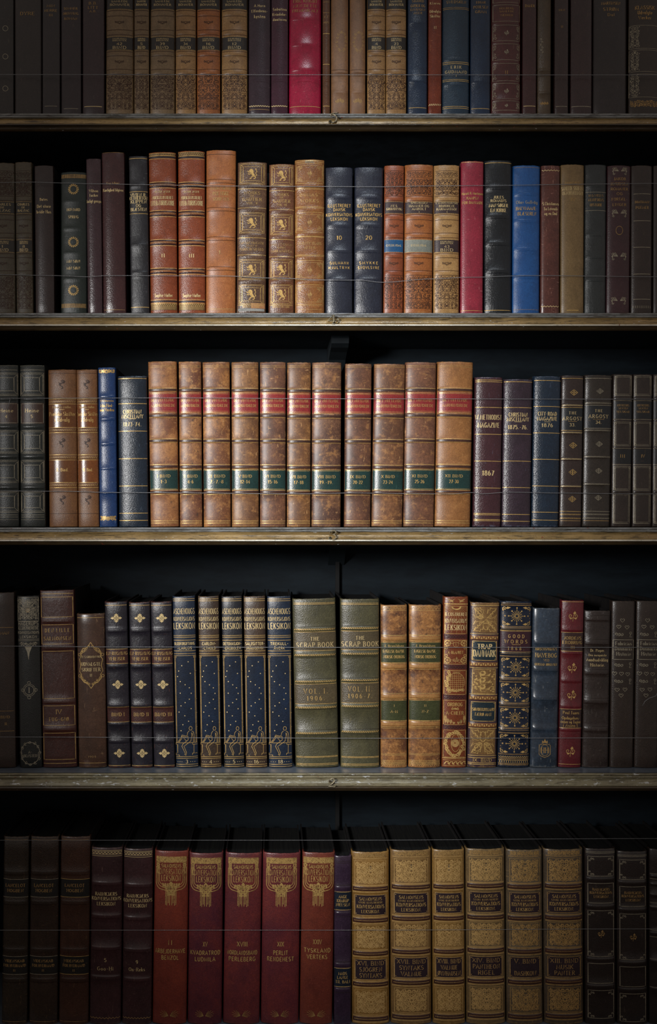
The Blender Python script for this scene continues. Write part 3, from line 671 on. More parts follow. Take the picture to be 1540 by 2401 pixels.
for v0, v1_ in ((62, 112), (120, 166), (176, 226)): b.scroll(-32, -14, v0, v1_, 8, 'silv', .9, int(v0)).frame(-35, 35, v0 - 2, v1_ + 2, .8, 'silv')
b.scroll(-33, 33, 236, 250, 7, 'faded', 1, 4)
# ================================================================== shelf 4
g4 = [(-22, 35, -24, 382, TAND, '1', 'dim grey-olive tooled book cut by the left edge of the shelf numbered 4'),
      (38, 77, 34, 380, TAND, '8', 'dim grey-olive tooled book, second in the row on the shelf numbered 4')]
for i, (x0, x1, xt, vt, m, n, lb) in enumerate(g4):
    b = K(4, x0, x1, xt, vt, leather('5e5440', '4a4232', .5, .35, 1100, .5), lb); gyl(b, 732, 1.0, [('CHARLES', .7, 5), ('DE', .2, 4), ('BALZAC', .7, 5)], BT(n), '26221c', '26221c', seed=40 + i)
b = K(4, 82, 127, 79, 388, dk('3a2c2a', rough=.32), 'plain black-brown book with a title in three short lines, left of the green one'); b.T('Bates', 468, 6, 18, L='text').T('Det store', 484, 7, 32, L='text').T('hvide Hus', 497, 7, 34, L='text')
b = K(4, 141, 203, 141, 403, leather('1d2b26', '16211d', .4, .5, 700, .4, 0, '5a6a60', .15, .1, 'crinkle'), 'dark green book with three gilt wreaths, standing between two gaps')
for v0, v1_ in ((409, 418), (712, 722)):
    for q in range(24): b.st([(-28 + q * 56 / 23, v0), (-28 + q * 56 / 23, v1_)], 1.3, 'faded')
for v in (444, 568, 681):
    b.ring(0, v, 8.5, 1.2, 'gilt')
    for q in range(16): b.dot(11 * math.cos(q * .3927), v + 11 * math.sin(q * .3927), 1.7, 'gilt', 5)
b.T('HOWARD', 492, 6, 31).T('SPRING', 509, 6, 24).T('MIN SØN!', 613, 6, 31).T('MIN SØN!', 629, 6, 31).R([472, 536, 594, 655], 4, .6)
b = K(4, 205, 240, 201, 372, dk('4a3238', rough=.26), 'narrow glossy plum book leaning on the tall maroon one'); b.T('Wilson', 448, 6, 21).T('Tucker', 458.5, 6, 21).T('farligt gensyn', 472, 7, 34)
b = K(4, 241, 295, 237, 357, dk('4c2c2c', '3a2022', rough=.24), 'tall glossy maroon-brown book left of the cracked black one'); b.T('Guy Adams', 430, 5, 30, L='faded').T('.', 438, 5, L='faded').T('Kærlighed blgiver', 446, 6.5, 48).L([358, 727], .8, .9, 'faded')
b = K(4, 306, 350, 301, 366, leather('26262c', '1c1c20', .38, .7, 600, .4, 0, '8a8a90', .15, .25, 'crinkle'), 'cracked black book with gold capital title and gold lines', xt1=345); b.L([372, 450, 501.5, 721], 1.3).P(451, 500, '141418').R([436, 576, 641], 5, 1)
for t, v, w in (('VIVIEN R.', 457.5, 38), ('KETHERTON', 465, 44), ('KLIPPEN', 473.5, 37), ('OG', 482.5, 12), ('BLÆSTEN', 491.5, 37)): b.T(t, v, 6.8, w, wt=.2)
OR = leather('964824', '7c3718', .36, .6, 950, .4, 0, 'c08858', .2, .15)
for x0, x1, xt, vt, n, lb in ((352, 416, 346, 357, 'II', 'orange-brown gilt-banded book with volume numeral II'), (418, 481, 415, 354, 'III', 'orange-brown gilt-banded book with volume numeral III, right of its twin')):
    b = K(4, x0, x1, xt, vt, OR, lb, xt1=xt + x1 - x0 + 3)
    b.P(vt + 3, 366, '5a3c1e', name='tooled_band').zig(361, 5, 4, 'gilt').dots(364.5, 3, .8).L([vt + 3, 366, 373], 1.2)
    for v in (434, 501, 569, 636): b.R(v, 6, 1.6).P(v - 5, v - 2.5, '1c1a20', name='black_band').P(v + 3, v + 5.5, '1c1a20', name='black_band').L([v - 6.8, v + 7.6], 1.3).rope(v, 3.5, 'faded', 3.5, 1.2)
    b.P(367, 371, '1c1a20', name='black_band').P(705.5, 709, '1c1a20', name='black_band').L([703.5, 711], 1.3)
    b.T('HENRIK JÆGER', 450, 4.5, 36, wt=.15).L(456, .8, .24).T('NORSK ILLUSTRERET', 464, 7, 49, wt=.2, L='text').T('LITERATURHISTORIE', 476.5, 11, 55, wt=.2, L='text')
    b.T(n, 600, 8, 8 if n == 'II' else 12, L='text', wt=.24).T('Sophie Møller', 693, 7.5, 42, serif=False, wt=.18, L='text')
    b.P(713, 728, '5c3c1c', name='tooled_band').zig(716, 5, 4.5, 'gilt'); b.L(713, 1)
    for q in range(20): b.st([(-28 + q * 56 / 19, 718), (-28 + q * 56 / 19, 727)], 1, 'gilt')
b = K(4, 482, 552, 483, 352, leather('b06c36', '96562a', .45, .35, 900, .6, 0, 'd09a62', .3, .4), 'tall plain orange-tan book with worn gold title, right of the orange pair'); b.xx = 1
b.R([425, 491, 560, 630], 6, 1.3); b.L([421, 429.5, 487, 495, 556, 564, 626, 634], .9, .97, 'blind').L(362, .9, .95, 'blind')
b.T('PALUDAN-MÜLLERS', 442, 5.5, 48, L='faded').T('POETISKE', 454, 8, 38, L='faded').T('SKRIFTER', 467, 7, 38, L='faded').T('1.', 592, 9, 9, L='faded').L([724, 727], .8, .9, 'faded')
def lion(b, u, c):
    L_ = 'faded' if False else 'gilt'; f = lambda *p: [(u + x, c + y) for x, y in p]
    b.po(f((-6,-9),(-3,-11),(1,-10),(3,-6),(3,-1),(6,3),(7,7),(4,8),(1,6),(-2,3),(-4,-1),(-5,-4),(-8,-6)), L_)
    b.st(f((-3,-3),(-8,-3),(-11,-6)), 1.8, L_).st(f((-2,0),(-8,2),(-10,0)), 1.8, L_).st(f((3,6),(-2,8),(-3,12),(-6,12)), 2.2, L_).st(f((6,6),(8,9),(6,12),(3,12)), 1.9, L_)
    b.st(f((6,6),(11,4),(8,-1),(11,-5),(8,-10)), 1.3, L_).dot(u + 8.5, c - 10, 1.8, L_)
def nest(b, v0, v1_, h=29, L='gilt'):
    b.frame(-h, h, v0, v1_, .7, L).frame(-h + 2.5, h - 2.5, v0 + 2.5, v1_ - 2.5, .6, L).frame(-h + 7.5, h - 7.5, v0 + 7.5, v1_ - 7.5, .8, L)
    for a in (-1, 1):
        for c, d in ((v0 + 2.5, 1), (v1_ - 2.5, -1)): b.st([(a * (h - 2.5), c), (a * (h - 8), c + 5.5 * d)], .8, L)
for x0, x1, xt, vt, h, dv, ts, ts2, m, lb in (
    (554, 623, 557, 380, 29, 0, ('WORKS', 'OF', 'GAUTIER', 'VOL. X'), ('CAPTAIN FRACASSE', 'PART II', 'PARIS BESIEGED'), leather('6a4c36', '4a3224', .4, .9, 520, .6, 0, '9a7a5a', .3, .2, 'grain'), 'brown pebbled book with gilt lions and a torn patch at its foot'),
    (629, 689, 631, 385, 25, 4, ('WORKS', 'OF', 'GAUTIER', 'VOL. XI'), ('MILITONA', 'OMPHALE', 'MARK ANGELICA'), leather('784a2e', '56321f', .4, .9, 520, .6, 0, '9a7a5a', .3, .2, 'grain'), 'red-brown pebbled book with gilt lions, narrower than its torn neighbour')):
    b = K(4, x0, x1, xt, vt, m, lb)
    for v0, v1_ in ((384, 432), (499, 547), (609, 656), (668, 714)):
        nest(b, v0 + dv * (v0 < 600), v1_ + dv * (v1_ < 600), h); c = (v0 + v1_) / 2 + dv * (v0 < 600) - .5
        lion(b, 0, c)
    b.R([437 + dv, 492 + dv, 553 + dv, 603 + dv, 662], 5, 1.5).L([443 + dv, 488 + dv, 558 + dv, 598 + dv], 1.2)
    for t, v, w, hh in zip(ts, (453, 460, 468, 477), (38, 10, 46, 26), (6, 4, 7, 5)): b.T(t, v + dv, hh, w * h / 29, L='gilt', wt=.14)
    for t, v, w, hh in zip(ts2, (570, 577, 585), (58, 24, 56), (5, 4, 5.5)): b.T(t, v + dv, hh, w * h / 29, L='faded', wt=.15)
    b.L(716, .9, .9).T('EDITION DE LUXE', 720, 3.5, 40, L='gilt')
    if h == 29: b.P(711, 723.5, leather('b88458', '9c6a40', .6, .2, 900), .47, name='torn_patch', label='torn bare leather patch', u=16).P(724, 730, leather('9a9a94', '7c7c78', .8, .5, 1500), .9, name='bare_backing', label='exposed grey backing cloth')
b = K(4, 691, 761, 691, 374, leather('96602f', '70431f', .4, .8, 520, .6, 0, 'c09058', .3, .2, 'grain'), 'golden-brown pebbled book with a torn notch in its head')
for v0, v1_ in ((384, 430), (498, 545), (611, 656), (668, 714)):
    b.frame(-32, 32, v0, v1_, .8, 'gilt').frame(-29.5, 29.5, v0 + 5, v1_ - 5, .8, 'faded')
    c = (v0 + v1_) / 2; b.st([(0, c - 10), (5, c), (0, c + 10), (-5, c), (0, c - 10)], .8, 'faded').fleur(0, c, 5, 'faded')
    for a in (-1, 1):
        for d in (-1, 1):
            for q in range(3): b.spiral(a * (25 - q * 3), c + d * (15 - (q == 1) * 4), 3, 1.1, a, q, .9, 'faded')
b.R([436, 492, 549, 605, 662], 5, 1.4).L([441, 443.5, 485, 487.5, 554, 556, 598, 600.5], .9).L([376.5, 380], 1).L([717, 726], .8, .9, 'faded')
b.T("DUMAS'", 457, 7, 46, L='gilt', wt=.14, sp=.35).T('WORKS', 471, 7, 42, L='gilt', wt=.14, sp=.35).T('TWENTY YEARS', 571, 6, 54, L='faded').T('AFTER', 581, 5.5, 26, L='faded').P(375.6, 382, leather('8c8478', '5e564c', .8, .5, 1500), .28, name='torn_notch', label='grey torn notch', u=-1)
for x0, x1, xt, mk, ts, c, lb in (
    (763, 827, 763.5, 'grain', ('10', 'GULMANN', 'HJULTRYK'), 0, 'dark navy book numbered 10, left of its crinkled twin'),
    (830, 897, 832, 'crinkle', ('20', 'SMYKKE', 'SVOVLSYRE'), 0, 'crinkled dark navy book numbered 20')):
    b = K(4, x0, x1, xt, 392, leather('262b3a', '1d212d', .36, .55 if mk == 'grain' else 1.0, 900 if mk == 'grain' else 330, .4, 0, '6a7088', .1, .1, mk), lb)
    b.R([463, 529, 589, 656], 5, 1.4)
    for t, v, w in (('ILLUSTRERET', 482.5, 54), ('DANSK', 492, 28), ('KONVERSATIONS', 503.5, 62), ('LEKSIKON', 514, 40)): b.T(t, v, 7, w, serif=False, wt=.19, L='gilt')
    b.T(ts[0], 558, 9, 12 if ts[0] == '10' else 15, L='gilt', wt=.19).T(ts[1], 617, 6, 44, serif=False, wt=.2, L='gilt', sp=.35).T(ts[2], 628, 6, 50, serif=False, wt=.2, L='gilt', sp=.3)
b = K(4, 899, 945, 902, 388, TANR, 'narrow chestnut tooled book with a bright blue label'); gyl(b, 732, 1, [('N.F.S.', .35, 5), ('GRUNDTVIG', .8, 5)], [('GYLDENDAL', .78, 4.5, -1)], '1c5888', '3e2c2e', 61)
b = K(4, 947, 1014, 950, 386, TANO, 'wide orange-tan tooled book with a pale worn label'); gyl(b, 732, 1, [('SPIELHAGEN', .58, 4), ('HAMMER OG', .7, 5), ('AMBOLT', .5, 5), ('I', .02, 4)], [('GYLDENDAL', .55, 4.5, -1)], '8d9186', '3e2c2e', 62)
b = K(4, 1017, 1077, 1018, 387, leather('b8915c', '9a7240', .42, .35, 1100, .5, 0, 'd9b888', .3, .25), 'pale tan tooled book with label reading 43 BIND left of the red one'); gyl(b, 732, 1, [('F.M.DOSTOJEFSKI', .85, 4), ('BRØDRENE', .62, 5), ('KARAMASSOF', .8, 5), ('I', .02, 4)], BT('43'), '3c2a2c', '3c2a2c', 63)
b = K(4, 1080, 1133, 1082, 378, leather('a02c40', '842234', .36, .4, 900, .5, 0, 'd89090', .25, .35), 'slim crimson book on the shelf numbered 4, left of the crinkled black one'); b.L([380.5, 729], 1.1).T('Harald R. Martinsen', 454, 6, 50, serif=False, L='gilt').T('KAMPEN', 465, 6, 28, L='gilt').T('FOR DANMARK', 475.5, 6, 48, L='gilt')
b = K(4, 1136, 1200, 1137, 376, leather('1a2026', '12161a', .3, 1.0, 380, .4, 0, '6a7480', .1, .1, 'crinkle'), 'crinkled black book with raised bands between crimson and blue ones'); b.L([382, 728], 1.3).R([440, 508, 571, 636], 6, 1.6)
for t, v, w, hh in (('JULES', 463, 24, 6), ('ROMAINS', 471, 37, 6), ('MAN SØGER', 482, 44, 7.5), ('EN KIRKE', 493.5, 37, 7.5)): b.T(t, v, hh, w, wt=.22)
b = K(4, 1202, 1266, 1204, 388, leather('1f5c9e', '184c88', .36, .5, 700, .5, 0, '7aa0c8', .15, .2, 'crinkle'), 'bright blue book, the bluest on the shelf numbered 4'); b.dots(393, 2.6, .8, 'faded').dots(726.5, 2.6, .8, 'faded').R([455, 519, 585, 650], 5, 1.2).T('Olav Gullvåg', 474.5, 7, 50, L='silv').T('HALVMAANE-', 489, 7.5, 50, L='gilt').T('BLÆSEREN', 501.5, 7.5, 43, L='gilt')
b = K(4, 1268, 1312, 1270, 388, leather('6e3e34', '56302a', .3, .4, 700, .8, 0, 'b08070', .3, .7, 'smooth'), 'slim scuffed red-brown book between blue and tan ones'); b.zig(400, 2.5, 6, 'text', 1.3).zig(719, 2.5, 6, 'text', 1.3).T('S.Christiansen', 478, 7, 38, L='text').T('To Levende', 490, 7, 33, L='text').T('og en Død', 501, 7, 30, L='text')
b = K(4, 1315, 1370, 1316, 386, leather('8e744c', '765e3a', .42, .3, 900, .5, 0, 'a89068', .25, .3), 'plain tan book with volume numeral IV and dark gold title'); b.T('ZAKARIAS NIELSEN', 429, 4.5, 38, L='faded').T('SAMLEDE SKRIFTER', 442, 9, 52, L='text', wt=.15).T('OG FORTÆLLINGER', 453, 8, 48, L='text', wt=.15).T('IV', 468, 7, 11, L='faded').L([728], 1.6, .5)
b = K(4, 1371, 1421, 1373, 386, leather('33393a', '282d2e', .4, .9, 450, .4, 0, '6a7070', .1, .1, 'crinkle'), 'slate-black crinkled book right of the plain tan one'); b.L([451, 494], 1, .95, 'silv').R([436, 551, 603, 657], 4, 1).T('H.G.WELLS', 459, 5, 34, L='faded').T('MENNESKENS', 469, 6, 36, L='faded').T('HISTORIE', 481, 6, 28, L='faded')
b = K(4, 1422, 1478, 1425, 388, dk('46262c', '371c22', rough=.4), 'deep maroon book with four gilt shell ornaments near the right end')
for v in (402, 501, 602, 706):
    for m in (-1, 1):
        for q in range(5): b.st([(m * 3, v), (m * (9 + q * 2), v - 9 + q * 2), (m * (17 - abs(q - 2) * 2), v - 7 + q * 3.5)], .9, 'silv')
        b.spiral(m * 14, v - 6, 3, 1.1, m, 0, .9, 'silv'); b.spiral(m * 14, v + 6, 3, 1.1, m, 3, .9, 'silv')
for t, v, w in (('JAKOB', 420, 28), ('KNUDSEN', 432, 40), ('ROMANER', 443.5, 40), ('OG', 455, 14), ('FORTÆL-', 467.5, 36), ('LINGER', 480.5, 32)): b.T(t, v, 6, w, L='faded')
b.ring(0, 541, 8, 1, 'faded', 10)
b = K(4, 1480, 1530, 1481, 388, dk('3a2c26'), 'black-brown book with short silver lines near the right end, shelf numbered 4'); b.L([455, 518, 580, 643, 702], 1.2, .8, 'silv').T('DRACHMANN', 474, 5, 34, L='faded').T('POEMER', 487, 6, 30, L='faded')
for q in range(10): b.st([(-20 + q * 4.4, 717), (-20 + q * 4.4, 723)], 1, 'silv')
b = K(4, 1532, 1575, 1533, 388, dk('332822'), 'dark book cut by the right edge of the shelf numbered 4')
# ================================================================== shelf 3
DG = leather('232a26', '1b201d', .4, .4, 800, .4, 0, '5a5a50', .15, .15)
for x0, x1, xt, n, lb in ((-12, 44, -14, '4', 'black-green gilt-framed book at the left end of the shelf numbered 3'), (46, 106, 44, '5', 'black-green gilt-framed book left of the two tan ones')):
    b = K(3, x0, x1, xt, 856, DG, lb)
    for v0, v1_ in ((875, 928), (1010, 1063), (1080, 1132), (1153, 1202)):
        b.frame(-27, 27, v0, v1_, .9, 'silv').frame(-25, 25, v0 + 3, v1_ - 3, .7, 'silv').frame(-18, 18, v0 + 11, v1_ - 11, 1, 'silv')
        for a in (-1, 1): b.st([(a * 25, v0 + 3), (a * 18, v0 + 11)], .7, 'silv').st([(a * 25, v1_ - 3), (a * 18, v1_ - 11)], .7, 'silv')
    b.P(945, 994, '4a2c1c', .9).frame(-26, 26, 947, 992, .9, 'silv').T('Heine', 963, 8, 32, L='text').T(n, 977, 7, 5, L='text').R([936, 1001, 1071, 1143], 4, 1.2).dots(858, 3, .8, 'silv').L([868, 1208, 1213], .8, .9, 'silv').dots(1219, 3, .8, 'silv')
BTAN = leather('8c5f36', '70482a', .45, .45, 1200, .4, 0, 'b08a60', .2, .15)
BT2 = leather('7c4a22', '683a18', .24, .12, 900, .4, 0, 'b08a60', 0, .15)
BT3 = leather('8e5222', '763f18', .24, .12, 900, .4, 0, 'b08a60', 0, .15)
for x0, x1, xt, n, m2, w, lb in ((114, 181, 111, 'II. Bind.', BT2, 56, 'wider of the two tan books with embossed dragons, on the left'), (183, 232, 178, 'III. Bind.', BT3, 46, 'narrower tan book with embossed dragons beside the thin blue one')):
    b = K(3, x0, x1, xt, 867, BTAN, lb)
    b.P(948, 1003, m2, name='glossy_panel').P(1078, 1133, m2, name='glossy_panel')
    for v in (942, 1009, 1073, 1138): b.R(v, 5, 1.2).rope(v, 4, 'faded', 4, 1.5).L([v - 6, v + 6], 1.1, .97, 'gilt')
    for v in (901, 1038, 1172):
        b.st([(3, v - 9), (6, v - 6), (2, v - 2), (-3, v - 1), (-4, v + 4), (1, v + 6), (2, v + 10), (-1, v + 11)], 2.2, 'blind').spiral(2, v - 6, 4, 1, 1, 0, 1.6, 'blind').po([(-4, v - 2), (-8, v - 4), (-6, v), (-8, v + 3), (-3, v + 2)], 'blind').po([(3, v - 4), (8, v - 5), (5, v - 1)], 'blind')
    b.T('Paludan-Müller.', 955, 5.5, w * .82, L='faded').L(961, .9, .18, 'gilt').T('Poetiske Skrifter', 971, 9, w * 1.1, L='gilt', wt=.13).T('i Udvalg', 984.5, 9, w * .62, L='gilt', wt=.13).T(n, 1102, 7, w * .5, L='gilt', wt=.15).L([876, 1205], .8, .97, 'blind')
b = K(3, 233, 274, 229, 862, leather('1a4076', '143462', .36, .4, 800, .5, 0, '7a94b8', .2, .3), 'thin royal blue book with small gilt foot and head bands'); b.scroll(-18, 18, 867, 875, 5, 'gilt', 1.1, 2).scroll(-18, 18, 1211, 1220, 5, 'gilt', 1.1, 3).R([983, 1041, 1099, 1156], 3.5, 1).R(930, 3, 1)
b.T('O.A.Aasendus', 940, 4.5, 31, L='gilt', serif=False).T('Min Fled-', 951.5, 6.5, 30, L='gilt', wt=.2).T('min Verden', 961.5, 6.5, 33, L='gilt', wt=.2)
b = K(3, 278, 347, 274, 882, leather('1e2c3c', '17222e', .34, .6, 900, .5, 0, '6a7888', .35, .3), 'dark navy book dated 1873-74, left of the long calf set', xt1=344); b.L([888, 947, 1011.5, 1076, 1140, 1204, 1221], 1.5, .97, 'gilt')
b.T('CHRISTIAN', 966, 8.5, 43, wt=.2, L='text').T('MISCELLANY', 977, 8.5, 50, wt=.2, L='text').L(983, 1, .25, 'text').T('1873-74.', 995.5, 9, 42, wt=.17, L='text', sp=.3)
RED = leather('a03432', '84282a', .36, .3, 900, .4, 0, 'c86a60', 0, .25); TEAL = leather('1e423e', '163230', .34, .3, 900, .4, 0, '4a7068', 0, .25)
for i, (x0, x1, xt, vt, n, t, lb) in enumerate((
    (352, 419, 344, 848, 'I BIND', '1-3', 'I BIND'), (421, 474, 416, 848, 'II BIND', '4-6', 'II BIND'), (477, 541, 472, 849, 'III BIND', '7.-7.-8', 'III BIND'), (543, 607, 540, 849, 'V BIND', '12-14', 'V BIND'),
    (609, 670, 607, 849, 'VI BIND', '15-16', 'VI BIND'), (672, 728, 671, 850, 'VII BIND', '17-18', 'VII BIND'), (730, 799, 730, 850, 'VIII BIND', '19.-19.', 'VIII BIND'), (807, 869, 808, 853, 'IX BIND', '20-22', 'IX BIND'),
    (871, 944, 876, 854, 'X BIND', '23-24', 'X BIND'), (946, 1018, 950, 850, 'XI BIND', '25-26', 'XI BIND'), (1020, 1104, 1025, 849, 'XII BIND', '27-30', 'XII BIND'))):
    b = K(3, x0, x1, xt, vt, [CALF[0], CALF[1], CALF[2], CALF[3], CALF[4], CALF[3], CALF[6], CALF[4], CALF[5], CALF[4], CALFL][i],
          'mottled calf book with red and green labels, the green one reading ' + lb, xt1=xt + (x1 - x0) + 4)
    d = 1.5 if 4 < i < 9 else 0
    BR = '4a2c22'
    b.P(920 + d, 969 + d, RED).P(1102 + d, 1149 + d, TEAL, name='volume_label')
    for v in (915, 975, 1034, 1095, 1154): b.R(v + d, 4.5, 1.5).P(v - 2.5 + d, v + 2.5 + d, BR, name='dark_band')
    b.L([911 + d, 921.5 + d, 968 + d, 979.5 + d, 1030 + d, 1038 + d, 1090 + d, 1101 + d, 1149.5 + d, 1160 + d], 1.1, .98, 'gilt').L([924 + d, 965 + d, 1103.5 + d, 1147 + d], .6, .98, 'gilt')
    b.L([858, 861.5], .8, .96, 'faded').L([1222, 1227.5], 1, .96, 'gilt').L(1225, .6, .9, 'faded')
    b.T('DET NITTENDE', 939 + d, 6, min(58, b.W * .82), L='gilt', wt=.14).T('AARHUNDREDE', 951.5 + d, 6, min(60, b.W * .86), L='gilt', wt=.14)
    b.T(n, 1117 + d, 6.5, min(5.2 * len(n), b.W * .62), L='gilt', wt=.18).T(t, 1130 + d, 7.5, 4.4 * len(t), L='gilt', wt=.17)
for x0, x1, xt, vt, c, c2, ls, tx, lb in (
    (1110, 1175, 1115, 885, '4c2a30', '3a2026', [892, 896, 956, 1019, 1082, 1145, 1205, 1208, 1219, 1222], (('W.METHODIST', 979, 62, 11), ('MAGAZINE', 997.5, 51, 11), ('1867', 1110, 27, 11)), 'dark plum book dated 1867, right of the long calf set'),
    (1177, 1245, 1182, 890, '40303c', '2e222c', [896, 956.5, 1018.5, 1082, 1144, 1207, 1223], (('CHRISTIAN', 973, 44, 8.5), ('MISCELLANY', 984, 51, 8.5), ('1875.-76.', 1002.5, 46, 9)), 'plum book dated 1875-76 with gold lines'),
    (1247, 1311, 1253, 883, '1e3246', '172636', [893, 954, 1016, 1078, 1140.5, 1202, 1220.5], (('CITY-ROAD', 971, 44, 8.5), ('MAGAZINE', 982.5, 47, 8.5), ('1876', 998, 26, 8)), 'blue-black grained book dated 1876 with gold lines')):
    b = K(3, x0, x1, xt, vt, leather(c, c2, .32, .75, 800, .5, 0, '8088a0', .4, .15), lb); b.L(ls, 1.4, .97, 'gilt')
    for t, v, w, h in tx: b.T(t, v, h, w, wt=.2, L='text', sp=.2)
    if '1867' not in lb: b.L(990, .9, .24, 'text')
def diam(b, u, v, r, L='gilt'):
    b.st([(u - r, v), (u, v - r * .75), (u + r, v), (u, v + r * .75), (u - r, v)], 1, L)
    for a, c in ((0, 0), (.45, 0), (-.45, 0), (0, .35), (0, -.35)): b.dot(u + a * r, v + c * r, r * .17, L, 6)
for x0, x1, xt, vt, dv, n, c, lb in ((1312, 1364, 1318, 881, 0, '33.', '3e302c', 'dark brown book with gilt diamonds and black label numbered 33'), (1366, 1432, 1372, 880, -5, '34.', '383029', 'dim brown book with gilt diamonds and label numbered 34')):
    b = K(3, x0, x1, xt, vt, dk(c, rough=.34), lb); L_ = 'gilt' if dv == 0 else 'silv'
    b.P(957 + dv, 1010 + dv, '1c2228')
    for v in (951, 1015, 1077, 1141): b.R(v + dv, 4, 1).rope(v + dv, 3, 'text' if dv == 0 else 'silv', 3.2, 1.3)
    for v in (921, 1045, 1108, 1171): diam(b, 2, v + dv * .6, 9 if dv == 0 else 8, L_)
    b.L([888, 956 + dv, 1010 + dv, 1200], 1, .96, L_).rope(1207, 3, L_, 3.2, 1.2).rope(1216, 3, L_, 3.2, 1.2).L([1222], 1, .9, 'faded')
    b.T('THE', 969 + dv, 6, 18, sp=.4, L='text').T('ARGOSY', 982 + dv, 8, 45, L='text', wt=.14, sp=.3).L(989 + dv, .8, .4, 'faded').T(n, 997 + dv * 1.2, 7, 14, L='text')
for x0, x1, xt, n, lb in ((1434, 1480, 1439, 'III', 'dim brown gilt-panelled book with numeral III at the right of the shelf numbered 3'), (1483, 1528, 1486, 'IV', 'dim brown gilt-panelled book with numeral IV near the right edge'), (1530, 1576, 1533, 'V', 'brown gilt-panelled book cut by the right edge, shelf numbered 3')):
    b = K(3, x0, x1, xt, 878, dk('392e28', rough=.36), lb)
    for v0, v1_ in ((882, 928), (990, 1046), (1094, 1150), (1158, 1228)): b.frame(-19, 19, v0, v1_, .9, 'silv').frame(-16, 16, v0 + 3, v1_ - 3, .6, 'silv').ring(-17, v0 + 3, 2, .8, 'silv').ring(-17, v1_ - 3, 2, .8, 'silv').ring(17, v0 + 3, 2, .8, 'silv')
    b.P(942, 982, '1c2024').P(1054, 1088, '1c2024', name='volume_label').L([940, 984, 1052, 1090], .9, .95, 'silv').R([935, 987, 1049, 1154], 3, .9)
    b.T('OFFICERS', 951, 4.5, 28, L='faded').T('SEXTEN', 958, 4, 22, L='faded').T('SELSKAB', 966, 4.5, 30, L='faded').T(n, 1070, 7, 4 * len(n), L='faded')
# ================================================================== shelf 2
b = K(2, -22, 36, -26, 1390, dk('3e2e24'), 'brown book cut by the left edge of the shelf numbered 2'); b.L([1472, 1668, 1715], .9, .9, 'faded').T('ROMAN', 1485, 6, 34, L='faded').T('V. BIND', 1682, 6, 34, L='faded').T('R', 1698, 6, 5, u=8, L='faded')
b = K(2, 45, 98, 38, 1398, dk('202321', rough=.36), 'black-green book with silver-gilt ornament and a round numeral I emblem')
b.scroll(-23, 23, 1405, 1453, 8, 'silv', 1.1, 3).frame(-24, 24, 1402, 1457, .9, 'silv').dot(0, 1432, 5, 'faded')
for q in range(9): b.st([(0, 1434), (16 * math.cos(3.14 + q * .39), 1434 + 22 * math.sin(3.14 + q * .39))], .8, 'silv')
for t, v, w, h in (('HAGERUPS', 1463, 47, 7.5), ('ILLUSTREREDE', 1474, 47, 6), ('KONVERSATIONS', 1484, 49, 6), ('LEKSIKON', 1494, 40, 6)): b.T(t, v, h, w, serif=False, wt=.2, L='silv')
b.L([1458, 1469, 1500, 1503], .9, .92, 'silv').scroll(-20, 20, 1506, 1516, 7, 'silv', 1.2, 4).po([(-9, 1516), (9, 1516), (3, 1530), (0, 1549), (-3, 1530)], 'silv')
b.ring(0, 1619, 11, 1.3, 'silv').ring(0, 1619, 14.5, 1, 'silv').T('I', 1619, 12, 5, L='silv')
for a in range(4): b.ring(15 * math.cos(a * 1.57), 1619 + 17 * math.sin(a * 1.57), 3.5, 1, 'silv')
b.ring(0, 1767, 22, 1.2, 'silv', 26); b.T('A-', 1764, 6, 8, L='silv').T('ABENSTEDT', 1773, 6, 40, L='silv')
for q in range(12): b.spiral(22 * math.cos(q * .52), 1767 + 26 * math.sin(q * .52), 4, 1.1, 1 if q % 2 else -1, q, 1, 'silv')
b = K(2, 100, 180, 92, 1385, leather('50281e', '3a1c16', .38, 1.0, 420, .4, 0, '8a6050', .15, .15, 'crinkle'), 'wide red-brown book with gold-ruled panels and numeral IV', b=.09); F_ = 'gilt'
for v0, v1_ in ((1401, 1448), (1466, 1511), (1528, 1639), (1656, 1702), (1720, 1782)): b.frame(-37, 37, v0, v1_, 1, F_)
b.R([1457, 1519, 1647, 1711], 5, 1.4).L([1393, 1791], 1.1, .95, F_)
b.T('DEN LILLE', 1479, 8, 58, L='gilt', sp=.4, wt=.13).T('SALMONSEN', 1498, 8, 64, L='gilt', sp=.3, wt=.13).T('IV', 1670, 10, 13, L='gilt', wt=.13).T('EUG-GIØ', 1687.5, 8, 46, L='gilt', sp=.3, wt=.14)
b = K(2, 183, 249.5, 178, 1440, leather('5c4030', '422c20', .3, .3, 700, .9, 0, '9a7a5a', .5, .5, 'smooth'), 'shorter glossy brown book with a gilt oval cartouche'); b.L([1449, 1790], .9, .95, 'gilt')
for v, s_ in ((1561, 1),):
    for m in (-1, 1): b.st([(m * u_, v + w_) for u_, w_ in ((0, -54), (8, -42), (18, -40), (24, -30), (22, -22), (27, -14), (24, 0), (27, 14), (22, 22), (24, 30), (16, 40), (8, 42), (0, 54))], 1.4, 'gilt')
    for m in (-1, 1):
        for q in range(5):
            for e in (-1, 1): b.spiral(m * (4 + q * 4.5), v + e * (44 - q * 3.5), 3.4, 1.1, m, q, 1.1, 'gilt')
        for e in (-1, 1): b.ring(m * 27, v + e * 25, 3, 1.1, 'gilt')
for t, v, w, h in (('N.F.S.GRUNDTVIGS', 1541, 50, 4.5), ('UDVALGTE', 1558, 45, 7.5), ('SKRIFTER', 1571, 44, 7.5), ('II', 1584, 5, 6)): b.T(t, v, h, w, L='text', wt=.16)
b.T('1905', 1775, 4, 20, L='faded')
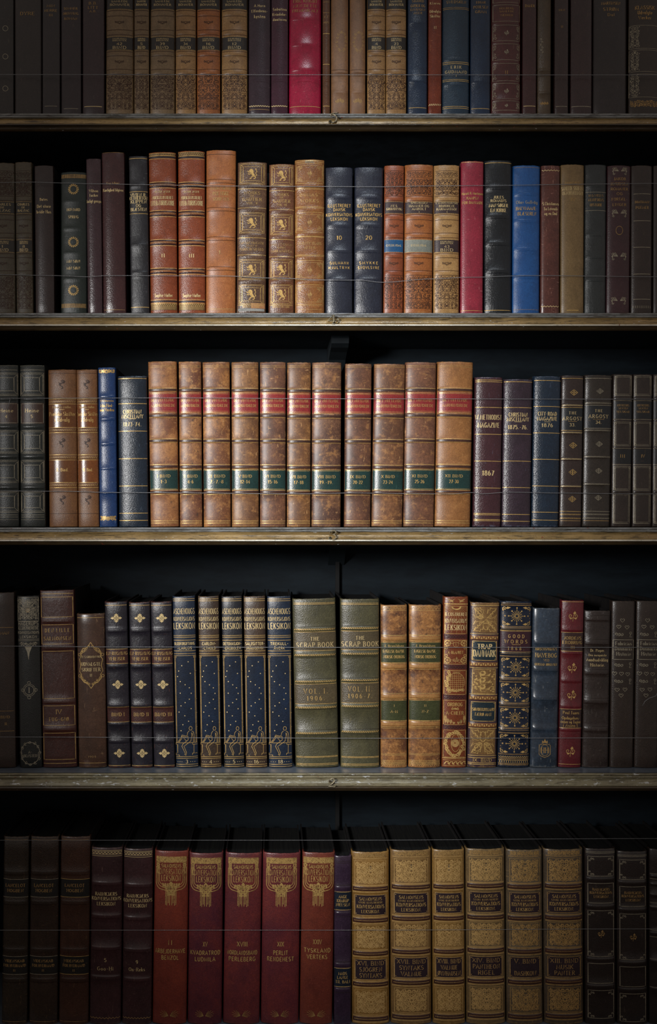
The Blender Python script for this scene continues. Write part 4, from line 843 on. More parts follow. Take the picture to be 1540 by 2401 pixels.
BY = leather('28242e', '1c1a22', .34, .8, 480, .5, 0, '9a5a3c', .5, .2, 'crinkle'); BYL = leather('4e2822', '3a1c18', .4, .5, 600, .4, 0, '7a4a3c', 0, .2)
for x0, x1, xt, vt, n, lb in ((253, 306, 244, 1412, 'BIND I', 'indigo book with gilt lozenges and red labels, lower label BIND I'), (308, 358, 301, 1413, 'BIND II', 'indigo book with gilt lozenges and red labels, lower label BIND II'), (360, 410, 352, 1412, 'BIND III', 'indigo book with gilt lozenges and red labels, lower label BIND III')):
    b = K(2, x0, x1, xt, vt, BY, lb, top='x'); b.P(1523, 1557, BYL).P(1659, 1694, BYL, name='volume_label').L([1420, 1523, 1557, 1659, 1694, 1796], 1.2, .96, 'gilt')
    b.R([1479, 1563, 1655, 1739], 5, 1.5).R(1699, 4, 1.2)
    for v in (1450, 1606, 1767): b.lozenge(1, v, 14, 'pale')
    b.T('EN BYGNING', 1533, 7, 49, L='gilt', wt=.15).T('VI REJSER', 1545.5, 7, 37, L='gilt', wt=.15).T(n, 1676, 7.5, 5 * len(n), L='gilt', wt=.17)
ANV = leather('1c2c44', '15202f', .34, .55, 700, .5, 0, '6a6a70', .3, .1, 'crinkle'); ABR = leather('4c3a2c', '33271f', .36, .8, 500, .6, 0, '8a7050', .35, .15, 'crinkle'); APAN = leather('1b2b42', '17202e', .24, .25, 600, .6, 0, '3a4a60', 0, .1); ADK = leather('26282f', '1a1c22', .34, .6, 600, .6, 0, '7a6a58', .35, .15, 'crinkle')
stars = [(235,822),(157,867),(118,930),(262,960),(104,995),(138,1054),(198,1093),(250,1130),(138,1192),(272,1196),(250,1265),(198,1304),(147,1342),(272,1378),(123,1416),(194,1460),(240,1526),(170,1566),(147,1636)]
fig = [[(250,1638),(230,1658),(222,1695),(205,1700),(160,1688),(150,1702),(205,1714),(232,1702),(236,1745),(170,1795),(158,1822),(182,1870),(200,1905),(192,1918),(206,1928),(216,1898),(184,1822),(235,1785),(268,1760),(280,1700),(278,1660)],
       [(155,1706),(108,1775)], [(166,1716),(122,1775)], [(176,1718),(216,1762)], [(278,1642),(300,1655),(310,1700),(314,1775)], [(284,1668),(296,1715),(300,1775)],
       [(345,1780),(85,1780),(85,1800),(105,1800),(105,1905),(85,1905),(85,1925),(128,1925),(128,1940)], [(345,1800),(288,1800),(288,1782)], [(306,1800),(306,1905),(345,1905)], [(288,1925),(288,1905),(306,1905)]]
for x0, x1, xt, vt, n, s1, s2, m, lb in (
    (412, 465, 402, 1399, '3', 'BLODFORGIFTNING', '-CARLOS', ANV, 'navy book with gilt seated figure and stars, numbered 3'), (470, 519, 462, 1399, '4', 'CARLOW-', '-CTHOLD', ABR, 'brown and navy book with gilt seated figure, numbered 4'),
    (525, 573, 517, 1399, '5', 'DETONASJON-', '-EROBOLEN', ADK, 'black-navy book with gilt seated figure, numbered 5'), (576, 627, 569, 1399, '16', 'SALZGITTER-', 'SPRÅKUNDERVISN.', ABR, 'brown and navy book with gilt seated figure, numbered 16'),
    (630, 686, 624, 1399, '18', 'TREKULL-', 'ÅVERK', ANV, 'navy book with gilt seated figure, numbered 18, beside the green pair')):
    b = K(2, x0, x1, xt, vt, m, lb, xt1=xt + (x1 - x0) + 3)
    s = b.W / 55.0
    b.P(1540, 1744, APAN, name='smooth_panel')
    b.L([1405, 1409.5, 1491, 1495, 1502, 1527, 1533.5, 1775, 1779, 1793, 1797.5], 1.1, .96, 'gilt').L(1538, .8, .84, 'gilt')
    for t, v, h, w in (('ASCHEHOUGS', 1434, 13, 51), ('KONVERSASJONS', 1452, 9, 51), ('LEKSIKON', 1468.5, 14, 52)): b.T(t, v, h, w * s, serif=False, wt=.15, L='text')
    b.T(s1, 1510, 6.5, min(49, 5.2 * len(s1)) * s, serif=False, wt=.2, L='text').T(s2, 1520.5, 6, min(45, 5 * len(s2)) * s, serif=False, wt=.2, L='text')
    for a in (-1, 1):
        b.st([(a * 24.5 * s, 1545), (a * 24.5 * s, 1742)], 1.1, 'gilt').spiral(a * 23.5 * s, 1541, 4, 1.5, -a, 1.5, 1, 'gilt')
        b.st([(a * 22.8 * s, 1545), (a * 22.8 * s, 1742)], .6, 'gilt')
    for q in range(5): b.st([(24.5 * s, 1574 + q * 33), (27 * s, 1574 + q * 33)], .8, 'gilt')
    f = lambda p: ((p[0] - (178 + 44 * (p[1] - 40) / 2060)) / 5.05 * s, 1390 + p[1] / 5.05)
    for p in stars: u, v = f(p); b.dot(u, v, 1.35, 'pale')
    for pl in fig: b.st([f(p) for p in pl], 1.0, 'gilt')
    b.ring(*f((265, 1610)), 3.6 * s, 1, 'gilt', 4.4)
    b.T(n, 1786.5, 8, 5.5 * len(n), L='text', wt=.16)
    for q in range(6):
        u = (-22 + q * 5, 9 + (q - 3) * 5)[q > 2]
        b.dot(u * s, 1787, .8, 'pale')
SCR = leather('565238', '403e2c', .42, .75, 700, .7, 0, '8a7a48', .3, .2); SCL = leather('5c5038', '483e2c', .42, .75, 700, .6, 0, '8a7a48', 0, .2)
for x0, x1, xt, n1, n2, dv, lb in ((693, 795, 685, 'VOL. I.', '1906.', 0, 'widest moss-green book, lettered VOL. I. 1906'), (799, 891, 798, 'VOL. II.', '1906-7.', -3, 'moss-green book lettered VOL. II. 1906-7')):
    b = K(2, x0, x1, xt, 1405, SCR, lb, b=.12); b.P(1483 + dv, 1526 + dv, SCL).P(1605 + dv, 1652 + dv, SCL, name='volume_label')
    for v in (1477, 1537, 1599, 1660, 1720): b.R(v + dv * 1.3, 5, 2).rope(v + dv * 1.3, 4, 'gilt', 4.2, 1.7)
    b.L([1415, 1418, 1483 + dv, 1527 + dv, 1605 + dv, 1652 + dv, 1775, 1777, 1792, 1795], 1.1, .95, 'gilt').L([1420, 1470 + dv, 1543 + dv, 1593 + dv, 1665 + dv, 1713 + dv, 1726 + dv], .7, .95, 'dblind')
    b.T('THE', 1499 + dv, 8, 21, wt=.15, sp=.25).T('SCRAP BOOK', 1513.5 + dv, 11, 87, wt=.12, sp=.25).T(n1, 1622 + dv * 2, 11, 56, wt=.11, sp=.45, L='gilt').T(n2, 1638.5 + dv * 2, 10, 42 if dv == 0 else 56, wt=.12, sp=.45, L='gilt')
GRL = leather('44482a', '34381f', .36, .35, 700, .6, 0, '7a7a4a', 0, .2)
for x0, x1, xt, n, t, lb in ((893, 955, 893, 'I', 'A-M', 'marbled calf book with green labels, lower one reading I A-M'), (958, 1034, 960, 'II', 'N-Z', 'wider marbled calf book with green labels, lower one reading II N-Z')):
    b = K(2, x0, x1, xt, 1419, MARB, lb)
    b.P(1507, 1554, GRL).P(1643, 1690, GRL, name='volume_label')
    for v in (1497, 1563, 1633, 1698):
        b.R(v, 5.5, 1.4).P(v - 4.5, v + 4.5, leather('b07c48', '94622f', .4, .2, 900, wamt=0), name='raised_band')
        n_ = int(b.W / 2.6)
        for q in range(n_): b.st([(-b.W * .46 + q * b.W * .92 / (n_ - 1), v - 3.2), (-b.W * .46 + q * b.W * .92 / (n_ - 1), v + 3.2)], .8, 'faded')
        b.L([v - 6.5, v + 6.5], 1.1, .97, 'gilt')
    b.L([1422, 1432, 1490, 1507, 1554, 1643, 1690, 1708, 1768, 1771, 1784], .8, .96, 'gilt').zig(1427, 5, 7, 'faded').zig(1790, 8, 7, 'gilt').zig(1790, -8, 7, 'gilt').dots(1796, 5, 1.1)
    b.T('J. Brynildsen', 1514.5, 5, 46, L='gilt').T('ENGELSK-DANSK-', 1527.5, 6.5, 52, L='gilt').T('NORSK ORDBOG', 1540.5, 6.5, 50, L='gilt').T(n, 1655, 5, 2 * len(n) + 1, L='gilt').T(t, 1668.5, 6, 16, L='gilt')
b = K(2, 1036, 1094, 1040, 1400, leather('80401e', '682e14', .36, .5, 900, .5, 0, 'b87850', .25, .2), 'rust-red book with gilt sun, globe and planet pictures', xt1=1100)
for v in (1494, 1565, 1636, 1706): b.P(v - 6, v + 5, leather('5a2420', '481a18', .4, .7, 500, wamt=0), name='dark_band').zig(v, 7, 11, 'dblind').zig(v, -7, 11, 'dblind')
for m in (-1, 1): b.po([(m * 2, 1404), (m * 10, 1408), (m * 22, 1404), (m * 15, 1410), (m * 20, 1412), (m * 12, 1412), (m * 7, 1414), (m * 8, 1409)], 'faded')
b.L([1417], 2.2, .95, 'gilt').frame(-26, 26, 1422, 1487, 1, 'gilt').po([(12 * math.cos(a * .3), 1423 + 8 * math.sin(a * .3)) for a in range(11)], 'gilt')
for q in range(15):
    a = .15 + q * .2; c, s_ = math.cos(a), math.sin(a); r = min(24 / max(abs(c), .01), 62 / s_)
    b.st([(13 * c, 1423 + 9 * s_), (r * c, 1423 + r * s_)], .7, 'faded')
b.T('ILLUSTRERET', 1441, 7, 51, L='text', wt=.17).T('KONVERSATIONS', 1456.5, 9, 52, L='text', wt=.16).T('LEKSIKON', 1472, 12, 51, L='text', wt=.15)
b.frame(-26, 26, 1502, 1558, 1, 'gilt')
for a in (-1, 1):
    for c, d in ((1509, 1), (1549, -1)):
        u = a * 19; b.ring(u, c, 6.5, 1.6, 'gilt').dot(u, c, 1.3)
        for q in range(5): b.st([(u, c), (u + 6 * math.cos(q * 1.257), c + 6 * math.sin(q * 1.257))], 1.3, 'gilt')
        b.ring(a * 9, c - d * 2, 3, 1, 'faded').ring(a * 22, c + d * 11, 2.8, 1.2, 'gilt')
b.ring(0, 1512, 6, 1, 'faded').T('I', 1512, 7, 2, L='faded').T('A-BLANKET', 1530.5, 6.5, 36, L='gilt').fleur(0, 1548, 7, 'faded')
b.frame(-26, 26, 1573, 1629, 1, 'gilt').ring(2, 1600, 20, .9, 'gilt', 22)
for q in (-14, -9, -4, 1, 6, 11, 16): b.st([(2 + q, 1600 - math.sqrt(400 - q * q)), (2 + q * .95, 1600 + math.sqrt(400 - q * q))], .6, 'gilt').st([(2 - math.sqrt(max(0, 400 - q * q * 1.2)), 1600 + q), (2 + math.sqrt(max(0, 400 - q * q * 1.2)), 1600 + q)], .6, 'gilt')
for q in range(14): a = q * .45; b.spiral(-19 + 4 * math.cos(a) + q % 3 * 2, 1577 + q * 3.6, 4, 1.2, -1, a, 1.7, 'gilt')
for q in range(8): b.spiral(-18 + q * 5.2, 1621 - abs(q - 4), 3.4, 1.2, 1, q, 1.5, 'gilt'); b.st([(-6 + q * 2.4, 1575), (-5 + q * 2, 1581)], .7, 'faded')
b.frame(-26, 26, 1643, 1700, .9, 'gilt').T('ORDBOG', 1652.5, 8, 35, L='gilt').T('A-CHEER', 1672.5, 7.5, 41, L='gilt').scroll(-9, 9, 1659, 1666, 6, 'gilt', 1, 2)
for u, h in ((-22, 22), (-17, 14), (-10, 12), (-3, 6), (8, 7), (14, 12), (22, 22)):
    for q in range(3): b.po([(u, 1699), (u - 3 + q * 1.5, 1699 - h * .5), (u - 2 + q * 2, 1699 - h), (u + 1.5 + q * 1.2, 1699 - h * .5)], 'faded')
b.frame(-26, 26, 1713, 1776, .8, 'gilt').dot(1, 1743, 9.5, 'faded', 20).ring(2, 1743, 10.5, 1, 'gilt', 20)
for q in range(30):
    rr = random.Random(q); a = q * .21; u = 21 * math.cos(a) * (.85 + .3 * rr.random()); v = 1745 + 27 * math.sin(a)
    b.spiral(max(-22, min(22, u)), v, 3.5 + 1.5 * rr.random(), 1.2, rr.choice((-1, 1)), q, 2, 'gilt')
b.L([1778.5], 2, .95, 'gilt').L([1783, 1796], .9, .92, 'gilt')
for q in range(5): b.st([(-24 + q * 10, 1793), (-19 + q * 10, 1787), (-14 + q * 10, 1787), (-15 + q * 10, 1791), (-10 + q * 10, 1793)], 2, 'gilt')
TR = leather('44303a', '32222a', .4, .5, 800, .5, 0, 'b08a50', .7, .2); TRG = leather('8e6c40', '6c4e2c', .38, .4, 700, .9, 0, 'c8a468', 0, .3); TRB = leather('1c3038', '15242c', .38, .3, 800, .3, 0, '3a5058', 0, .1)
b = K(2, 1096, 1165, 1103, 1414, TR, 'purple-brown book with gilt acorns and oak leaves and blue labels', xt1=1174)
def leafpanel(b, v0, v1_, ac):
    c = (v0 + v1_) / 2
    b.P(v0, v1_, TRG, .86, name='gilded_panel')
    for m in (-1, 1):
        for e in (-1, 1):
            b.st([(m * 4, c + e * 4), (m * 14, c + e * 8), (m * 12, c + e * 14), (m * 18, c + e * 13), (m * 17, c + e * 20), (m * 22, c + e * 18), (m * 26, c + e * 27), (m * 16, c + e * 26), (m * 12, c + e * 28), (m * 10, c + e * 22), (m * 6, c + e * 24), (m * 4, c + e * 14)], 1.2, 'gilt')
            b.st([(m * 3, c + e * 3), (m * 14, c + e * 14), (m * 24, c + e * 25)], 1.1, 'gilt').st([(m * 8, c + e * 3), (m * 20, c + e * 5), (m * 27, c + e * 12), (m * 22, c + e * 2)], 1, 'gilt')
    for u, v, a in ac:
        R_ = lambda x, y: (u + x * math.cos(a) - y * math.sin(a), c + v + x * math.sin(a) + y * math.cos(a))
        b.st([R_(x, y) for x, y in A(0, 0, 7, 12, 0, 360, 16)], 1.3, 'gilt').st([R_(-7, 2), R_(0, 4), R_(7, 2)], 1.2, 'gilt')
        for i in range(3):
            for j in range(-2, 3): p = R_(j * 2.4, 4.5 + i * 2.3); b.dot(p[0], p[1], .65, 'gilt', 5)
leafpanel(b, 1423, 1485, ((-14, -12, -.5), (2, 12, 3.14))); leafpanel(b, 1710, 1771, ((0, -12, 0), (-11, 12, 3.8), (12, 12, 2.5)))
b.P(1414.5, 1420, TRG, name='gilded_band').L([1421, 1487.5, 1567, 1629.5, 1709, 1773, 1778, 1790, 1793.5], 1.6, .96, 'gilt')
for v in (1496.5, 1559, 1637.5, 1701.5): b.P(v - 5, v + 5, leather('8a5a34', '6c4224', .4, .4, 700, wamt=0), name='raised_band').tri(v, 6, 5.2, 'gilt').R(v, 6, 1.2)
b.P(1504, 1550, TRB, .82).frame(-28, 28, 1504.5, 1549.5, 1.4, 'gilt').T('TRAP', 1517, 11, 34, wt=.26).T('DANMARK', 1533, 15, 52, wt=.2)
b.P(1647, 1692, TRB, .82, name='volume_label').frame(-28, 28, 1647, 1692, 1.4, 'gilt').T('SØNDERJYLLAND', 1664.5, 6.5, 51, L='gilt', wt=.22).T('FÆRØ AMT', 1676, 6.5, 39, L='gilt', wt=.2)
for u in (-25, 25):
    for v in (1507.5, 1546.5, 1650, 1689): b.dot(u, v, 1)
b.P(1570, 1628, TRG, .8, name='gilded_panel').frame(-27, 27, 1570, 1628, 1.1, 'gilt')
for q in range(3):
    v = 1582 + q * 16; b.po([(-10, v + 4), (-12, v - 4), (-6, v - 8), (2, v - 8), (4, v - 2), (0, v + 3), (10, v + 1), (16, v - 4), (13, v + 4), (2, v + 8), (-8, v + 8)], 'gilt')
for q in range(34):
    rr = random.Random(q + 5); b.po([(u + a, v + c) for u, v in [(rr.choice((-1, 1)) * rr.uniform(13, 25), rr.uniform(1573, 1625))] for a, c in ((-2.2, 0), (0, -2.5), (2.4, -.5), (.5, 2.2))], 'gilt')
b.T('IX. BIND', 1783.5, 7.5, 44, L='gilt', wt=.16)
GWN = leather('152238', '101828', .3, .3, 800, .4, 0, '4a4a48', .3, .1)
b = K(2, 1167, 1242, 1176, 1411, GWN, 'navy book dated 1868, covered in gilt starbursts, with maroon label', xt1=1248)
b.P(1482, 1529, leather('401c28', '30141e', .38, .3, 800, .3, 0, '5a3040', 0, .1))
for v0, v1_ in ((1422, 1469), (1542, 1589), (1602, 1648), (1661, 1707), (1722, 1768)):
    c = (v0 + v1_) / 2; b.L([v0 - 3, v0 - 1, v1_ + 1, v1_ + 3], .8, .96, 'faded')
    for q in range(16):
        a = q * .3927; r = 20 if q % 4 == 0 else (17 if q % 2 == 0 else 13)
        b.st([(3 * math.cos(a), c + 3 * math.sin(a)), (r * math.cos(a), c + r * math.sin(a))], .9, 'gilt')
        if q % 2 == 0: b.dot(r * .95 * math.cos(a), c + r * .95 * math.sin(a), 1.9, 'gilt', 6).dot(r * .62 * math.cos(a), c + r * .62 * math.sin(a), 1.3, 'faded', 6)
        else: b.dot(r * .8 * math.cos(a), c + r * .8 * math.sin(a), .9, 'gilt', 5)
    for a in (-1, 1):
        b.dot(a * 27, c, 2, 'faded', 5).dot(a * 31, c - 6, 1, 'faded', 5).dot(a * 31, c + 6, 1, 'faded', 5)
        for e in (-1, 1):
            b.spiral(a * 28, c + e * 17, 5, 1.3, a, e, 1.1, 'gilt').po([(a * 14, c + e * 20), (a * 22, c + e * 22), (a * 25, c + e * 18), (a * 21, c + e * 16)], 'gilt').po([(a * 30, c + e * 10), (a * 33, c + e * 13), (a * 31, c + e * 17)], 'faded')
for v in (1416, 1475, 1534, 1595, 1654, 1714): b.R(v, 4, 1.3).dots(v, 3, 1, 'faded')
b.L([1479, 1481, 1530], 1.1, .97, 'gilt').T('GOOD', 1493, 8, 38, wt=.17, sp=.7, L='gilt').T('WORDS', 1505.5, 8, 53, wt=.17, sp=.6, L='gilt').L(1512.5, .9, .28, 'gilt').T('1868.', 1521.5, 7.5, 38, wt=.17, sp=.8, L='gilt')
b.zig(1776, 3, 5, 'gilt').zig(1780, 3, 5, 'faded').zig(1784, 3, 5, 'gilt').dots(1788, 5, 1.3).L([1771, 1791], .8, .96, 'faded').rope(1794, 4, 'faded', 3, 1.3)
b = K(2, 1244, 1308, 1250, 1427, leather('384656', '262f3a', .3, .25, 500, 1.0, 0, '8a8c8a', .6, .6, 'smooth'), 'worn slate-blue book with raised bands and a monogram shield', xt1=1316); b.R([1507, 1571, 1639, 1710], 6, 1.8)
b.T("HIRSCHSPRUNG'S", 1523, 5.5, 50, L='gilt').T('HAVEBOG', 1537.5, 9.5, 50, L='gilt', wt=.16).T('VED', 1549, 5, 13, L='faded').T('GERSTAD-JØRGENSEN', 1559, 5, 52, L='gilt')
b.st([(-13, 1748), (-13, 1770), (-8, 1774), (0, 1777), (8, 1774), (13, 1770), (13, 1748), (5, 1745), (0, 1747), (-5, 1745), (-13, 1748)], 1.2, 'faded').ring(0, 1760, 10, .9, 'faded', 13).T('HH', 1760, 12, 17, L='faded', wt=.16).po([(-7, 1743), (-6, 1737), (-3, 1740), (0, 1733), (3, 1740), (6, 1737), (7, 1743)], 'faded')
b = K(2, 1310, 1363, 1318, 1409, leather('6e2028', '54181e', .34, .8, 520, .5, 0, 'a06060', .2, .2, 'crinkle'), 'dark red book with gilt flower sprays and brown labels', xt1=1371)
b.P(1484, 1528, leather('402624', '301c1a', .4, .3, 800, wamt=0)).P(1664, 1708, leather('402624', '301c1a', .4, .3, 800, wamt=0), name='volume_label').L([1412, 1484, 1528, 1664, 1708, 1793], 1, .97, 'gilt').R([1477, 1532, 1597, 1657, 1712], 4, 1.2)
for v in (1446, 1567, 1631, 1763): b.fleur(0, v, 12, 'gilt')
for t, v, w, h in (('JORDENS', 1497, 41, 7), ('EROBRING', 1507.5, 46, 7), ('III', 1518.5, 9, 6), ('Poul Tuxen', 1672, 38, 6.5), ('Opdagelses-', 1684.5, 42, 6.5), ('rejser og Togter', 1693.5, 46, 6.5), ('i Asien I.', 1702, 36, 6.5)): b.T(t, v, h, w, L='gilt', wt=.15)
b = K(2, 1366, 1428, 1372, 1433, leather('3c302c', '2c2320', .3, .7, 500, .6, 0, '7a706a', .3, .3, 'crinkle'), 'shorter dark brown scuffed book right of the dark red one'); b.R([1452, 1508, 1578, 1646, 1712], 6, 1.6).L([1444, 1460, 1500, 1516, 1571, 1587, 1638, 1654, 1704, 1720, 1790], .8, .95, 'dblind')
for t, v, w, h in (('Dr. Pieper.', 1526, 34, 6), ('Den europæiske', 1537, 42, 5), ('Aandsudvikling', 1548, 50, 7), ('Historie.', 1560, 34, 7)): b.T(t, v, h, w, L='text', wt=.14)
for x0, x1, xt, lb in ((1431, 1486, 1436, 'dim brown book stamped with small hearts, left one of the pair'), (1488, 1545, 1494, 'dim brown book stamped with small hearts at the right edge of the shelf numbered 2')):
    b = K(2, x0, x1, xt, 1410, dk('3a2e27', rough=.36), lb)
    for u, v in ((-4, 1455), (-12, 1470), (7, 1471), (-20, 1580), (-5, 1580), (10, 1581), (-14, 1618), (4, 1617), (-5, 1631)): b.hearts(u, v, 5, 'silv')
    for v in (1488, 1560, 1598):
        for q in range(3): b.spiral(-18 + q * 7, v, 4, 1.2, 1, q, 1.2, 'silv'); 
        b.ring(16, v - 3, 2.5, 1, 'silv').st([(16, v), (14, v + 6), (19, v + 6)], 1, 'silv')
    b.frame(-24, 24, 1501, 1547, 1.1, 'silv').T('Fabricius', 1509.5, 8, 38, L='silv').T('Danmarks', 1521.5, 8, 40, L='silv').T('Historie', 1534, 8, 34, L='silv')
# ================================================================== bottom shelf
for x0, x1, xt, c, lb in ((2, 62, 7, '3a3026', 'dim brown book with two dark labels, leftmost of three in the bottom row'), (66, 133, 70, '3e2f26', 'brown book with two dark labels, middle of three in the bottom row'), (136, 206, 141, '4e3226', 'glossiest of the three brown books with black labels, on their right')):
    b = K(1, x0, x1, xt, 1963, leather(c, None, .28, .45, 700, .6, 0, '8a6a4a', .35, .25), lb); L_ = 'silv' if x0 < 100 else 'gilt'
    b.P(2063, 2104, '1b1a18').P(2244, 2285, '1b1a18', name='volume_label').L([2062.5, 2104.5, 2243.5, 2285.5], 1.1, .97, L_).L([2044, 2048, 2052, 2114, 2118, 2122, 2226, 2230, 2300, 2304], .7, .95, 'dblind').L([1970, 2396], .8, .9, 'faded').R([2048, 2118, 2230, 2300], 6, .8)
    b.T('LANCELOT', 2077, 7, 46, L='faded', wt=.17).T('HOGBEN', 2089, 7, 38, L='faded', wt=.17).T('VIDENSKAB', 2254, 6, 46, L='faded').T('FOR HVERMAND', 2265, 6, 52, L='faded').T('II', 2276, 5, 5, L='faded')
for x0, x1, xt, dv, n, t, lb in ((208, 282, 213, 0, '5', 'Goo-Hi', 'dark plum-brown book with zigzag gold head band, left of its twin'), (285, 354, 289, 5, '9', 'On-Reks', 'dark plum-brown book with zigzag gold head band, beside the red set')):
    b = K(1, x0, x1, xt, 1989 + dv * .5, leather('4a2e30', '362224', .28, .55, 520, .6, 0, '9a7a6a', .25, .25, 'crinkle'), lb); d = dv * .9
    b.L([1995 + d * .5, 1997.5 + d * .5, 2004 + d * .5, 2008 + d * .5], 1, .95, 'text').zig(2001 + d * .5, 3.5, 7, 'text', 1.2).R([2073 + d, 2150 + d, 2225 + d, 2294 + d], 6, 1.6)
    for tt, v, w in (('RAUNKJÆRS', 2097, 51), ('KONVERSATIONS', 2108, 68), ('LEKSIKON', 2120, 43)): b.T(tt, v + d, 7.5, w, L='text', wt=.17)
    b.T(n, 2252 + d, 8, 5, L='text').T(t, 2272 + d * .4, 8, 38, L='text', wt=.14).zig(2388, 3, 7, 'faded')
SAL = [leather(a, c, .36, .5, 850, .7, 0, 'b06a58', .25, .15) for a, c in (('8c3c2a', '743026'), ('74302e', '562430'), ('7c3430', '5e2830'), ('7c3430', '602830'), ('7e3a28', '6a2e24'))]
for i, (x0, x1, xt, vt, n, l1, l2, lb) in enumerate(((356, 436, 361, 1997, 'II', 'ARBEJDERHAVE', 'BENZOL', 'II'), (439, 519, 442, 2002, 'XV', 'KVADRATROD', 'LUDMILA', 'XV'), (522, 608, 527, 2002, 'XVIII', 'NORDLANDSBAND', 'PERLEBERG', 'XVIII'),
    (611, 700, 615, 2002, 'XIX', 'PERLIT', 'RENDEHEST', 'XIX'), (702, 779, 708, 2001, 'XXIV', 'TYSKLAND', 'VERTEKS', 'XXIV'))):
    b = K(1, x0, x1, xt, vt, SAL[i], 'brick-red book with gilt cartouche, volume numeral ' + lb, xt1=xt + (x1 - x0) + 2)
    o = vt - 2002 + (2 if i == 0 else 0); T0 = 2013.5 + o; g = 'gilt' if i else 'gilt'
    b.scroll(-34, 34, T0, T0 + 12, 5.5, g, 1.35, i).frame(-35, 35, T0 - .5, T0 + 12.5, 1, g).scroll(-34, 34, T0 + 1, T0 + 11, 4.2, g, 1.0, i + 9)
    for m in (-1, 1):
        b.scroll(m * 31 - 4, m * 31 + 4, T0 + 13, T0 + 27, 4.5, g, 1.1, i + 3)
        for q, (r, w) in enumerate(((35, 1.7), (31, 1.5), (27.5, 1.4))):
            b.st([(m * r, T0 + 24), (m * r, T0 + 60 - q * 2)] + [(m * (r - 14 + 14 * math.cos(a * .26)), T0 + 60 - q * 2 + (16 - q * 3) * math.sin(a * .26)) for a in range(1, 6)] + [(m * 9, T0 + 79 - q * 5)], w, g)
    b.T('SALMONSENS', T0 + 20.5, 8, 46, serif=False, wt=.2, L='gilt').T('KONVERSATIONS', T0 + 34, 13, 66, serif=False, wt=.14, L='gilt').T('LEKSIKON', T0 + 49.5, 13.5, 46, serif=False, wt=.15, L='gilt')
    b.scroll(-21, 21, T0 + 62, T0 + 70, 5, g, 1.3, i + 5).scroll(-14, 14, T0 + 69, T0 + 80, 5, g, 1.4, i + 6).ring(0, T0 + 75, 3, 1.2, g).po([(-5, T0 + 62), (0, T0 + 57), (5, T0 + 62)], g)
    b.scroll(-9, 9, T0 + 80, T0 + 90, 4.5, g, 1.2, i + 7)
    for q, (u, e) in enumerate(((-12, 112), (-9, 114), (-5.5, 108), (-2.5, 113), (2.5, 113), (5.5, 108), (9, 114), (12, 112))): b.st([(u, T0 + 80), (u, T0 + e)], 1.5, g)
    o2 = o * 1.2 + (0, 0, 0, 0, -4)[i]
    b.T(n, 2214.5 + o2, 11, 4.7 * len(n) + 1, serif=False, wt=.15, L='gilt').T(l1, 2235 + o2, 9.5, {'PERLIT': 34, 'TYSKLAND': 62}.get(l1, 70), serif=False, wt=.17, L='gilt', sp=.2).T(l2, 2250 + o2, 9.5, 7.4 * len(l2) - 4, serif=False, wt=.17, L='gilt', sp=.2)
    for m in (-1, 1):
        for q in range(9): b.st([(m * 2 + (m - 1) * 0, 2383), (m * (14 + 0) + 9 * math.cos(q * .7) * .9, 2378 + 8 * math.sin(q * .7))], .8, 'faded')
b = K(1, 783, 823, 784, 2008, leather('3e2c40', '2e2030', .3, .3, 800, .4, 0, '8a7088', .3, .2), 'thin violet book with navy labels between the red and tan sets'); NV = leather('182434', '121a26', .38, .3, 800, wamt=0, scratch=.1)
b.P(2092, 2134, NV).P(2271, 2314, NV, name='volume_label').L([2092, 2134, 2271, 2314], 1.4, .97, 'gilt').R([2083, 2143, 2263, 2322], 4, 1).L([2020, 2024, 2076, 2150, 2256, 2328], .8, .95, 'dblind')
for t, v, w in (('AAGE', 2103, 19), ('KRARUP', 2112.5, 28), ('NIELSEN', 2122, 32), ('MADS', 2283, 20), ('LANGE', 2292.5, 26), ('TIL BALI', 2302.5, 34)): b.T(t, v, 6.5, w, L='gilt', wt=.17)
DKL = leather('33242c', '271b21', .4, .35, 800, .5, 0, '6a5a50', 0, .3)
